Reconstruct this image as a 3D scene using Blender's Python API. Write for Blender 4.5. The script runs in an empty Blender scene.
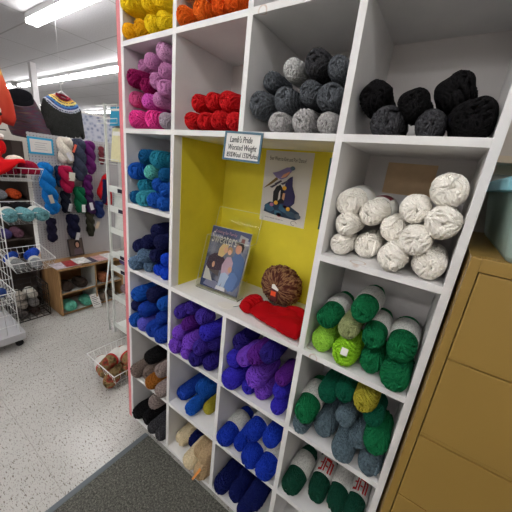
import bpy, bmesh, math, random
from math import pi, sin, cos, sqrt, radians
from mathutils import Vector, Matrix, noise
from mathutils.geometry import delaunay_2d_cdt
random.seed(7)
SC = bpy.context.scene
COL = SC.collection

# ------------------------------------------------------------------ materials
def lin(c):
    return tuple(((x/12.92) if x <= .04045 else ((x+.055)/1.055)**2.4) for x in c)
def rgb(r, g, b): return lin((r/255, g/255, b/255))
MATS = {}
class NT:
    def __init__(s, name, rough=.6, spec=.3, metal=0):
        s.m = bpy.data.materials.new(name); s.m.use_nodes = True
        s.t = s.m.node_tree; s.n = s.t.nodes; s.l = s.t.links
        s.b = s.n['Principled BSDF']
        s.b.inputs['Roughness'].default_value = rough
        s.b.inputs['Specular IOR Level'].default_value = spec
        s.b.inputs['Metallic'].default_value = metal
    def node(s, typ, **kw):
        n = s.n.new(typ)
        for k, v in kw.items():
            if k.startswith('i_'):
                key = k[2:]
                key = int(key) if key.isdigit() else key.replace('_', ' ')
                n.inputs[key].default_value = v
            else: setattr(n, k, v)
        return n
    def link(s, a, b): s.l.new(a, b)
    def coord(s, kind='Object', scale=None, rot=None):
        tc = s.node('ShaderNodeTexCoord'); mp = s.node('ShaderNodeMapping')
        s.link(tc.outputs[kind], mp.inputs['Vector'])
        if scale: mp.inputs['Scale'].default_value = scale
        if rot: mp.inputs['Rotation'].default_value = rot
        return mp.outputs['Vector']
    def ramp(s, fac, stops):
        r = s.node('ShaderNodeValToRGB'); e = r.color_ramp.elements
        while len(e) < len(stops): e.new(.5)
        for x, (p, c) in zip(e, stops): x.position = p; x.color = (*c, 1)
        s.link(fac, r.inputs['Fac']); return r.outputs['Color']
    def mix(s, fac, a, b, mode='MIX'):
        m = s.node('ShaderNodeMix', data_type='RGBA', blend_type=mode)
        if isinstance(fac, (int, float)): m.inputs['Factor'].default_value = fac
        else: s.link(fac, m.inputs['Factor'])
        for k, v in (('A', a), ('B', b)):
            sock = [i for i in m.inputs if i.name == k and i.type == 'RGBA'][0]
            if isinstance(v, tuple): sock.default_value = (*v, 1)
            else: s.link(v, sock)
        return [o for o in m.outputs if o.type == 'RGBA'][0]
    def math(s, op, a, b=None, c=None):
        m = s.node('ShaderNodeMath', operation=op)
        for i, v in enumerate((a, b, c)):
            if v is None: continue
            if isinstance(v, (int, float)): m.inputs[i].default_value = v
            else: s.link(v, m.inputs[i])
        return m.outputs[0]
    def color(s, c):
        if isinstance(c, tuple): s.b.inputs['Base Color'].default_value = (*c, 1)
        else: s.link(c, s.b.inputs['Base Color'])
    def bump(s, h, strength=.3, dist=.002):
        b = s.node('ShaderNodeBump', i_Strength=strength, i_Distance=dist)
        s.link(h, b.inputs['Height']); s.link(b.outputs['Normal'], s.b.inputs['Normal'])

def plain(name, c, rough=.6, spec=.3, metal=0, var=.0, nscale=40):
    if name in MATS: return MATS[name]
    t = NT(name, rough, spec, metal)
    if var:
        n = t.node('ShaderNodeTexNoise', i_Scale=nscale, i_Detail=4.0)
        t.link(t.coord(), n.inputs['Vector'])
        d = tuple(x*(1-var) for x in c); u = tuple(min(1, x*(1+var)) for x in c)
        t.color(t.ramp(n.outputs['Fac'], [(.3, d), (.7, u)]))
        t.bump(n.outputs['Fac'], .08, .002)
    else: t.color(c)
    MATS[name] = t.m; return t.m

def yarn_mat(name, c, heather=.12, rough=.9):
    key = 'yarn_'+name
    if key in MATS: return MATS[key]
    t = NT(key, rough, .12)
    t.b.inputs['Sheen Weight'].default_value = .06
    t.b.inputs['Sheen Roughness'].default_value = .6
    t.b.inputs['Sheen Tint'].default_value = (*[min(1, x*1.3+.02) for x in c], 1)
    v = t.coord()
    n = t.node('ShaderNodeTexNoise', i_Scale=150.0, i_Detail=3.0); t.link(v, n.inputs['Vector'])
    d = tuple(x*(1-heather) for x in c); u = tuple(min(1, x*(1+heather)+heather*.02) for x in c)
    t.color(t.ramp(n.outputs['Fac'], [(.35, d), (.65, u)]))
    w = t.node('ShaderNodeTexWave', wave_type='BANDS', bands_direction='DIAGONAL', i_Scale=70.0, i_Distortion=8.0, i_Detail=2.0)
    t.link(v, w.inputs['Vector'])
    h = t.math('ADD', w.outputs['Fac'], n.outputs['Fac'])
    t.bump(h, .6, .002)
    MATS[key] = t.m; return t.m

def emis(name, c, s):
    if name in MATS: return MATS[name]
    t = NT(name, .4); t.color(c)
    t.b.inputs['Emission Color'].default_value = (*c, 1); t.b.inputs['Emission Strength'].default_value = s
    MATS[name] = t.m; return t.m

# ------------------------------------------------------------------ mesh helpers
class MB:
    def __init__(s): s.bm = bmesh.new(); s.mats = []
    def mi(s, m):
        if m not in s.mats: s.mats.append(m)
        return s.mats.index(m)
    def box(s, x0, x1, y0, y1, z0, z1, m=None, bev=0):
        mat = Matrix.Translation(((x0+x1)/2, (y0+y1)/2, (z0+z1)/2)) @ Matrix.Diagonal((abs(x1-x0), abs(y1-y0), abs(z1-z0), 1))
        r = bmesh.ops.create_cube(s.bm, size=1, matrix=mat)
        vs = r['verts']; fs = set(f for v in vs for f in v.link_faces)
        if m is not None:
            k = s.mi(m)
            for f in fs: f.material_index = k
        if bev:
            es = list(set(e for v in vs for e in v.link_edges))
            bmesh.ops.bevel(s.bm, geom=es, offset=bev, segments=2, affect='EDGES', profile=.7)
        return s
    def tube(s, pts, r, seg=8, m=None, closed=False, rr=None, smooth=True):
        pts = [Vector(p) for p in pts]; n = len(pts); k = s.mi(m) if m is not None else 0
        up = Vector((0, 0, 1)); rings = []
        prev = None
        for i, p in enumerate(pts):
            if closed: t = pts[(i+1) % n]-pts[i-1]
            else: t = pts[min(i+1, n-1)]-pts[max(i-1, 0)]
            if t.length < 1e-9: t = Vector((0, 0, 1))
            t.normalize()
            if prev is None: a = t.orthogonal().normalized()
            else:
                a = prev - t*prev.dot(t)
                a = a.normalized() if a.length > 1e-6 else t.orthogonal().normalized()
            prev = a; b = t.cross(a)
            rad = rr[i] if rr else r
            rings.append([s.bm.verts.new(p+(a*cos(2*pi*j/seg)+b*sin(2*pi*j/seg))*rad) for j in range(seg)])
        m_ = n if closed else n-1
        for i in range(m_):
            A, B = rings[i], rings[(i+1) % n]
            for j in range(seg):
                f = s.bm.faces.new((A[j], A[(j+1) % seg], B[(j+1) % seg], B[j])); f.material_index = k; f.smooth = smooth
        if not closed:
            f = s.bm.faces.new(rings[0][::-1]); f.material_index = k
            f = s.bm.faces.new(rings[-1]); f.material_index = k
        return s
    def poly(s, pts, m=None, thick=0, nrm=None):
        k = s.mi(m) if m is not None else 0
        vs = [s.bm.verts.new(p) for p in pts]
        f = s.bm.faces.new(vs); f.material_index = k
        if thick:
            r = bmesh.ops.extrude_face_region(s.bm, geom=[f])
            nv = [e for e in r['geom'] if isinstance(e, bmesh.types.BMVert)]
            d = Vector(nrm)*thick if nrm else f.normal*thick
            for v in nv: v.co += d
            for v in nv:
                for ff in v.link_faces: ff.material_index = k
        return s
    def build(s, name, m=None, parent=None, loc=None, smooth=False, rot=None):
        me = bpy.data.meshes.new(name)
        bmesh.ops.recalc_face_normals(s.bm, faces=s.bm.faces)
        s.bm.to_mesh(me); s.bm.free()
        if s.mats:
            for x in s.mats: me.materials.append(x)
        elif m is not None: me.materials.append(m)
        if smooth:
            for p in me.polygons: p.use_smooth = True
        return mkobj(name, me, parent, loc, rot)

def mkobj(name, me, parent=None, loc=None, rot=None):
    o = bpy.data.objects.new(name, me); COL.objects.link(o)
    if parent is not None: o.parent = parent
    if loc is not None: o.location = loc
    if rot is not None: o.rotation_euler = rot
    return o
def empty(name, loc=(0, 0, 0), rot=(0, 0, 0)):
    o = bpy.data.objects.new(name, None); COL.objects.link(o); o.location = loc; o.rotation_euler = rot
    o.empty_display_size = .05
    return o
def tag(o, label, cat, group=None, kind=None):
    o['label'] = label; o['category'] = cat
    if group: o['group'] = group
    if kind: o['kind'] = kind
    return o
def struct(o): o['kind'] = 'structure'; return o

def pillow(outline, T, w, cell, front=1., back=1., wob=0., seed=0, close=True):
    """closed puffed mesh from a 2D outline (list of (a,b)); returns verts (a,b,h), faces"""
    pts = []
    n = len(outline)
    for i in range(n):
        a = Vector(outline[i]); b = Vector(outline[(i+1) % n]); k = max(1, int((b-a).length/cell))
        for j in range(k): pts.append(a.lerp(b, j/k))
    nb = len(pts)
    def inside(p):
        c = False
        for i in range(nb):
            a, b = pts[i], pts[(i+1) % nb]
            if (a.y > p.y) != (b.y > p.y) and p.x < (b.x-a.x)*(p.y-a.y)/(b.y-a.y)+a.x: c = not c
        return c
    def dist(p):
        d = 1e9
        for i in range(nb):
            a, b = pts[i], pts[(i+1) % nb]; ab = b-a
            t = max(0, min(1, (p-a).dot(ab)/max(ab.length_squared, 1e-12)))
            d = min(d, (a+ab*t-p).length)
        return d
    x0 = min(p.x for p in pts); x1 = max(p.x for p in pts); y0 = min(p.y for p in pts); y1 = max(p.y for p in pts)
    inner = []
    nx = int((x1-x0)/cell)+1; ny = int((y1-y0)/cell)+1
    for i in range(nx):
        for j in range(ny):
            p = Vector((x0+(i+.5*(j % 2))*cell, y0+j*cell))
            if inside(p) and dist(p) > cell*.45: inner.append(p)
    allp = pts+inner
    vs, es, fs, _, _, _ = delaunay_2d_cdt(allp, [(i, (i+1) % nb) for i in range(nb)], [], 1, 1e-6)
    V = []; F = []; top = {}; bot = {}
    for i, p in enumerate(vs):
        d = dist(p)
        h = T*sqrt(max(0, 1-(1-min(d/w, 1))**2))
        q = 0
        if wob: q = wob*noise.noise(Vector((p.x*14+seed, p.y*14, seed)))+wob*.5*noise.noise(Vector((p.x*40+seed, p.y*40, seed+5)))
        if d < cell*.1:
            V.append((p.x, p.y, q*.3)); top[i] = bot[i] = len(V)-1
        else:
            V.append((p.x, p.y, h*front+q)); top[i] = len(V)-1
            V.append((p.x, p.y, -h*back+q*.3)); bot[i] = len(V)-1
    for f in fs:
        F.append([top[i] for i in f]); F.append([bot[i] for i in reversed(f)])
    return V, F
def pillow_obj(name, outline, T, w, cell, frame, mats, parent=None, matfn=None, loc=None, **kw):
    """frame(a,b,h)->xyz"""
    V, F = pillow(outline, T, w, cell, **kw)
    me = bpy.data.meshes.new(name)
    me.from_pydata([frame(*v) for v in V], [], F); me.validate()
    for m in (mats if isinstance(mats, (list, tuple)) else [mats]): me.materials.append(m)
    for p in me.polygons:
        p.use_smooth = True
        if matfn:
            c = sum((Vector((V[i][0], V[i][1])) for i in p.vertices), Vector((0, 0)))/len(p.vertices)
            p.material_index = matfn(c.x, c.y)
    bm = bmesh.new(); bm.from_mesh(me); bmesh.ops.recalc_face_normals(bm, faces=bm.faces); bm.to_mesh(me); bm.free()
    return mkobj(name, me, parent, loc)

def text_mesh(name, body, size, frame, m, parent=None, shear=0, align='LEFT', ext=.0004, xs=1.):
    cu = bpy.data.curves.new(name, 'FONT'); cu.body = body; cu.size = size; cu.shear = shear; cu.align_x = align; cu.extrude = ext; cu.resolution_u = 2
    tmp = bpy.data.objects.new(name+'_tmp', cu); COL.objects.link(tmp)
    dg = bpy.context.evaluated_depsgraph_get(); dg.update()
    me = bpy.data.meshes.new_from_object(tmp.evaluated_get(dg)); bpy.data.objects.remove(tmp)
    for v in me.vertices: v.co = Vector(frame(v.co.x*xs, v.co.y, v.co.z))
    me.materials.clear(); me.materials.append(m); me.name = name
    return mkobj(name, me, parent)
# ------------------------------------------------------------------ camera
C = Vector((1.264461, -.766062, 1.600424))
Rr = [[0.8174302, 0.565762, 0.1082649], [0.2533692, -0.184351, -0.9496414], [-0.5173123, 0.8036965, -0.2940407]]
cam = bpy.data.cameras.new('camera'); co = bpy.data.objects.new('camera', cam); COL.objects.link(co)
right, down, fwd = Vector(Rr[0]), Vector(Rr[1]), Vector(Rr[2])
M = Matrix((( right.x, -down.x, -fwd.x, C.x), (right.y, -down.y, -fwd.y, C.y), (right.z, -down.z, -fwd.z, C.z), (0, 0, 0, 1)))
co.matrix_world = M
cam.sensor_width = 36; cam.sensor_fit = 'HORIZONTAL'; cam.lens = 276.826/512*36; cam.clip_start = .02; cam.clip_end = 60
SC.camera = co
SC.view_settings.view_transform = 'Standard'; SC.view_settings.look = 'None'; SC.view_settings.gamma = 1
SC.view_settings.use_curve_mapping = False
SC.view_settings.exposure = 0.5
w = bpy.data.worlds.new('world'); SC.world = w; w.use_nodes = True
w.node_tree.nodes['Background'].inputs[0].default_value = (.8, .85, 1, 1); w.node_tree.nodes['Background'].inputs[1].default_value = .05

# ------------------------------------------------------------------ shared materials
WHITE = plain('white_paint', rgb(214, 212, 210), .45, .35, var=.035, nscale=9)
def shelf_paint():
    t = NT('shelf_paint', .45, .3)
    v = t.coord('Object')
    n = t.node('ShaderNodeTexNoise', i_Scale=7.0, i_Detail=6.0); t.link(v, n.inputs['Vector'])
    base = t.ramp(n.outputs['Fac'], [(.3, rgb(222, 221, 222)), (.7, rgb(234, 233, 232))])
    # brown ring stains left by cups and tape on the boards
    acc = None
    for (x, y, z, r) in ((1.035, -.0, 1.042, .012), (1.01, .03, 1.055, .012), (1.015, -.006, 1.13, .010), (.70, -.003, 2.03, .014), (.02, -.005, 1.55, .012), (1.10, .02, 1.385, .02), (.70, -.002, .40, .01)):
        d = t.node('ShaderNodeVectorMath', operation='DISTANCE'); t.link(v, d.inputs[0]); d.inputs[1].default_value = (x, y, z)
        a = t.math('SUBTRACT', d.outputs['Value'], r); a = t.math('ABSOLUTE', a)
        a = t.math('DIVIDE', a, .0035); a = t.math('SUBTRACT', 1.0, a); a = t.math('MAXIMUM', a, 0.0)
        acc = a if acc is None else t.math('MAXIMUM', acc, a)
    n2 = t.node('ShaderNodeTexNoise', i_Scale=60.0); t.link(v, n2.inputs['Vector'])
    acc = t.math('MULTIPLY', acc, n2.outputs['Fac'])
    t.color(t.mix(acc, base, rgb(176, 128, 84)))
    n3 = t.node('ShaderNodeTexNoise', i_Scale=30.0, i_Detail=5.0); t.link(v, n3.inputs['Vector'])
    t.bump(n3.outputs['Fac'], .12, .002)
    MATS['shelf_paint'] = t.m; return t.m
SHELF = shelf_paint()
PINK = plain('pink_paint', rgb(222, 128, 136), .5, .3, var=.06)
RAW = plain('raw_wood_edge', rgb(150, 118, 84), .7, .2, var=.1)
YEL = plain('yellow_paper', rgb(224, 208, 58), .6, .25, var=.05, nscale=12)
CARD = plain('cardboard', rgb(216, 186, 150), .8, .1, var=.05)
WIRE = plain('white_wire', rgb(225, 225, 225), .35, .5)
DWIRE = plain('dark_wire', rgb(40, 38, 38), .4, .5)
PAPER = plain('paper_white', rgb(228, 226, 222), .7, .2)
INK = plain('ink_black', rgb(28, 28, 34), .6, .2)
BAND = None
def band_mat(name, bg, ink, sx=38., lo=.52, rot=0):
    t = NT(name, .55, .3)
    v = t.coord('Object')
    b = t.node('ShaderNodeTexNoise', i_Scale=1.0, i_Detail=2.0, i_Roughness=.6)
    mp = t.node('ShaderNodeMapping'); mp.inputs['Scale'].default_value = (sx*9, sx*2.2, sx*9); t.link(v, mp.inputs['Vector']); t.link(mp.outputs[0], b.inputs['Vector'])
    m = t.math('MULTIPLY', t.math('GREATER_THAN', b.outputs['Fac'], lo), .45)
    t.color(t.mix(m, bg, ink))
    MATS[name] = t.m; return t.m
BAND_PRINT = band_mat('wrapper_print', rgb(206, 206, 202), rgb(120, 122, 122), 38., .56)
BAND_WHITE = plain('wrapper_plain', rgb(214, 213, 208), .55, .3)
BAND_RED = plain('wrapper_red', rgb(176, 36, 36), .55, .3)
BAND_MAROON = plain('wrapper_maroon', rgb(112, 26, 48), .55, .3)

# ------------------------------------------------------------------ room
def floor_mat():
    t = NT('floor_tile', .28, .5)
    tc = t.node('ShaderNodeTexCoord'); sp = t.node('ShaderNodeSeparateXYZ'); t.link(tc.outputs['Object'], sp.inputs[0])
    def seam(ax, off):
        a = t.math('ADD', sp.outputs[ax], off+31.); a = t.math('DIVIDE', a, .31); a = t.math('FRACT', a)
        a = t.math('SUBTRACT', a, .5); a = t.math('ABSOLUTE', a); return t.math('GREATER_THAN', a, .4945)
    sm = t.math('MAXIMUM', seam(0, .262), seam(1, .115))
    ax = t.math('FLOOR', t.math('DIVIDE', t.math('ADD', sp.outputs[0], 31.262), .31)); ay = t.math('FLOOR', t.math('DIVIDE', t.math('ADD', sp.outputs[1], 31.115), .31))
    cid = t.node('ShaderNodeCombineXYZ'); t.link(ax, cid.inputs[0]); t.link(ay, cid.inputs[1])
    wn = t.node('ShaderNodeTexWhiteNoise', noise_dimensions='3D'); t.link(cid.outputs[0], wn.inputs['Vector'])
    def flecks(scale, lo, rot, off):
        mp = t.node('ShaderNodeMapping'); mp.inputs['Rotation'].default_value = (0, 0, rot); mp.inputs['Scale'].default_value = scale; mp.inputs['Location'].default_value = (off, off, 0)
        t.link(tc.outputs['Object'], mp.inputs['Vector'])
        n = t.node('ShaderNodeTexNoise', i_Scale=1.0, i_Detail=2.5, i_Roughness=.55); t.link(mp.outputs[0], n.inputs['Vector'])
        r = t.node('ShaderNodeMapRange'); r.inputs[1].default_value = lo; r.inputs[2].default_value = lo+.05; t.link(n.outputs['Fac'], r.inputs[0]); return r.outputs[0]
    f1 = flecks((42, 130, 1), .60, 1.25, 0); f2 = flecks((90, 220, 1), .60, .95, 7.3)
    n0 = t.node('ShaderNodeTexNoise', i_Scale=3.0, i_Detail=5.0); t.link(tc.outputs['Object'], n0.inputs['Vector'])
    base = t.ramp(n0.outputs['Fac'], [(.3, rgb(188, 186, 181)), (.7, rgb(198, 196, 192))])
    tone = t.math('MULTIPLY_ADD', wn.outputs[0], .06, .96); hs = t.node('ShaderNodeHueSaturation'); t.link(tone, hs.inputs['Value']); t.link(base, hs.inputs['Color'])
    c = t.mix(t.math('MULTIPLY', f1, .85), hs.outputs[0], rgb(104, 92, 80)); c = t.mix(t.math('MULTIPLY', f2, .8), c, rgb(104, 100, 100))
    c = t.mix(t.math('MULTIPLY', sm, .32), c, rgb(110, 100, 90)); t.color(c)
    r2 = t.math('MULTIPLY_ADD', n0.outputs['Fac'], .06, .20); t.link(r2, t.b.inputs['Roughness'])
    hb = t.math('SUBTRACT', n0.outputs['Fac'], t.math('MULTIPLY', sm, .6)); t.bump(hb, .12, .003)
    return t.m
X0, X1, Y0, Y1, ZC = -12.5, 3.0, -6.0, 7.5, 2.9
struct(MB().box(X0, X1, Y0, Y1, -.1, 0).build('floor', floor_mat()))
def ceil_mat():
    t = NT('ceiling_tile', .9, .1)
    tc = t.node('ShaderNodeTexCoord'); sp = t.node('ShaderNodeSeparateXYZ'); t.link(tc.outputs['Object'], sp.inputs[0])
    def seam(ax, off, L, w_):
        a = t.math('ADD', sp.outputs[ax], off+L*30); a = t.math('DIVIDE', a, L); a = t.math('FRACT', a)
        a = t.math('SUBTRACT', a, .5); a = t.math('ABSOLUTE', a); return t.math('GREATER_THAN', a, .5-w_/L)
    sm = t.math('MAXIMUM', seam(0, 4.10, 1.22, .009), seam(1, -1.36, .61, .009))
    n0 = t.node('ShaderNodeTexNoise', i_Scale=70.0, i_Detail=3.0); t.link(tc.outputs['Object'], n0.inputs['Vector'])
    b = t.ramp(n0.outputs['Fac'], [(.3, rgb(200, 199, 203)), (.7, rgb(214, 213, 218))])
    t.color(t.mix(t.math('MULTIPLY', sm, .6), b, rgb(150, 148, 150))); t.bump(t.math('MULTIPLY', sm, -1.), .3, .004)
    return t.m
CM = ceil_mat()
struct(MB().box(X0, X1, Y0, Y1, ZC, ZC+.1).build('ceiling', CM))
WALL = plain('wall_paint', rgb(206, 200, 192), .7, .2, var=.02, nscale=5)
struct(MB().box(X0-.1, X0, Y0, Y1, 0, ZC).build('wall_left', WALL))
struct(MB().box(X1, X1+.1, Y0, Y1, 0, ZC).build('wall_right', WALL))
struct(MB().box(X0, X1, Y0-.1, Y0, 0, ZC).build('wall_front', WALL))
struct(MB().box(X0, X1, Y1, Y1+.1, 0, ZC).build('wall_far', WALL))
struct(MB().box(.06, X1, .50, .60, 0, ZC).build('wall_back', WALL))
struct(MB().box(-5.05, -4.95, 1.38, 1.46, 0, ZC).build('wall_column', plain('column_white', rgb(236, 234, 236), .6)))
# carpet mat and its rubber edging
def carpet():
    t = NT('carpet_mat', .95, .05); v = t.coord('Object')
    n = t.node('ShaderNodeTexNoise', i_Scale=260.0, i_Detail=3.0); t.link(v, n.inputs['Vector'])
    n2 = t.node('ShaderNodeTexNoise', i_Scale=110.0, i_Detail=2.0); t.link(v, n2.inputs['Vector'])
    h = t.math('MULTIPLY_ADD', n2.outputs['Fac'], .45, t.math('MULTIPLY', n.outputs['Fac'], .55))
    t.color(t.ramp(h, [(.36, rgb(66, 66, 62)), (.5, rgb(98, 98, 92)), (.64, rgb(136, 135, 126))])); t.bump(h, .9, .006); return t.m
mat_e = empty('floor_mat', (1.3, -1.3, 0)); tag(mat_e, 'dark grey carpet runner mat with rubber edge in front of the cubby shelf', 'mat')
MB().box(.140-1.3, 2.9-1.3, -3.6+1.3, .012+1.3, .001, .009).build('carpet', carpet(), mat_e)
bm_ = MB(); sec = [(.107, .001), (.112, .005), (.128, .0085), (.142, .0105), (.142, .001)]
va = [bm_.bm.verts.new((x-1.3, -3.6+1.3, z)) for x, z in sec]; vb = [bm_.bm.verts.new((x-1.3, .012+1.3, z)) for x, z in sec]
for i in range(len(sec)): bm_.bm.faces.new((va[i], va[(i+1) % 5], vb[(i+1) % 5], vb[i]))
bm_.bm.faces.new(va); bm_.bm.faces.new(vb[::-1])
bm_.build('rubber_edging', plain('rubber_edging', rgb(104, 112, 118), .45, .4), mat_e)

# ceiling strip lights
TUBE = emis('lit_tube', (1, .985, .96), 14.0)
HOUS = plain('fixture_housing', rgb(200, 200, 202), .4, .4)
def fixture(xc, yc, L, label, group):
    e = empty('ceiling_light', (xc, yc, ZC)); tag(e, label, 'light', group)
    MB().box(-L/2, L/2, -.052, .052, -.055, -.001, bev=.006).build('housing', HOUS, e)
    for s in (-1, 1):
        MB().tube([(-L/2+.02, s*.036, -.078), (L/2-.02, s*.036, -.078)], .019, 12).build('tube', TUBE, e)
    for s in (-1, 1):
        MB().box(s*(L/2-.012)-.01, s*(L/2-.012)+.01, -.055, .055, -.098, -.05, bev=.004).build('end_cap', HOUS, e)
    return e
fixture(-1.61, .70, 2.44, 'long bright strip light on the ceiling nearest above the cubby shelf', None)
fixture(-3.55, 1.93, 2.44, 'strip light behind the hanging grey sweater, reaching the pink shelf edge', None)
fixture(-6.0, 1.93, 2.44, 'strip light in the second row, left of the hanging sweater', None)
fixture(-8.6, 4.4, 2.44, 'far small strip light low behind the grey sweater', None)
for a, b in ((-1.5, -1.25), (-8.6, 1.87), (-4.6, 4.4), (-11.0, 3.2), (-1.0, 2.6), (-1.6, 4.6), (1.0, -1.25), (1.0, -3.0), (-1.6, -3.0), (1.0, -4.6), (-1.6, -4.6)):
    fixture(a, b, 2.44, 'ceiling strip light over the shop floor outside the view', 'ceiling strip lights outside the photo')

# ------------------------------------------------------------------ the cubby shelf
PT = .33; T = .019
VX = [0, .325, .657, .988, 1.316]
ZT = 2.035464
ZR = {'z': ZT+PT, 'a': ZT, 'b': ZT-PT, 'c': ZT-2*PT, 'd': ZT-3*PT, 'e': ZT-4*PT, 'f': ZT-5*PT, 'g': .075}
DY = .315
sh = empty('cubby_shelf', (0, 0, 0)); tag(sh, 'tall white painted cubby shelf filled with yarn, pink strip on its left', 'shelf')
h = T/2
for x in (VX[0], VX[4]): MB().box(x-h, x+h, 0, DY, ZR['g']-h, ZR['z']+h, bev=.0012).build('side_panel', SHELF, sh)
for x in (VX[1], VX[3]): MB().box(x-h, x+h, .0004, DY, ZR['g']+h, ZR['z']-h).build('divider', SHELF, sh)
for z0, z1 in (('g', 'd'), ('b', 'z')): MB().box(VX[2]-h, VX[2]+h, .0004, DY, ZR[z0]+h, ZR[z1]-h).build('divider', SHELF, sh)
for r in 'zg': MB().box(VX[0]+h, VX[4]-h, .0, DY, ZR[r]-h, ZR[r]+h).build('shelf_board', SHELF, sh)
for r in 'abcdef':
    for c in range(4):
        if r == 'c' and c in (1, 2): continue
        if r in 'bd' and c == 1:
            MB().box(VX[1]+h, VX[3]-h, .0, DY, ZR[r]-h, ZR[r]+h, bev=.001).build('shelf_board', SHELF, sh)
        elif r in 'bd' and c == 2: continue
        else: MB().box(VX[c]+h, VX[c+1]-h, .0, DY, ZR[r]-h, ZR[r]+h, bev=.001).build('shelf_board', SHELF, sh)
MB().box(VX[0]-h, VX[4]+h, DY, DY+.008, ZR['g']-h, ZR['z']+h).build('back_panel', plain('back_panel_paint', rgb(216, 212, 212), .55, .25, var=.03, nscale=4), sh)
MB().box(VX[0]+.03, VX[4]-.005, .035, .05, 0, ZR['g']-h).build('toe_board', plain('toe_board_grey', rgb(92, 84, 78), .7), sh)
for x in (VX[0], VX[4]): MB().box(x-h, x+h, .05, DY, 0, ZR['g']-h).build('foot', SHELF, sh)
MB().box(-.036, -.011, .001, DY, .055, ZR['z']+h).build('pink_side_strip', PINK, sh)
MB().box(-.041, -.036, .003, DY, .055, ZR['z']+h).build('strip_edge', RAW, sh)
# yellow lining of the wide cubby
lin_ = empty('yellow_lining'); lin_.parent = sh
MB().box(VX[1]+h, VX[3]-h, DY-.004, DY-.0005, ZR['d']+h, ZR['b']-h).build('back_sheet', YEL, lin_)
MB().box(VX[1]+h+.0005, VX[1]+h+.0025, .040, DY-.004, ZR['d']+h, ZR['b']-h-.001).build('side_sheet', YEL, lin_)
MB().box(VX[3]-h-.0025, VX[3]-h-.0005, .060, DY-.004, ZR['d']+h, ZR['b']-h-.001).build('side_sheet', YEL, lin_)

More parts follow.
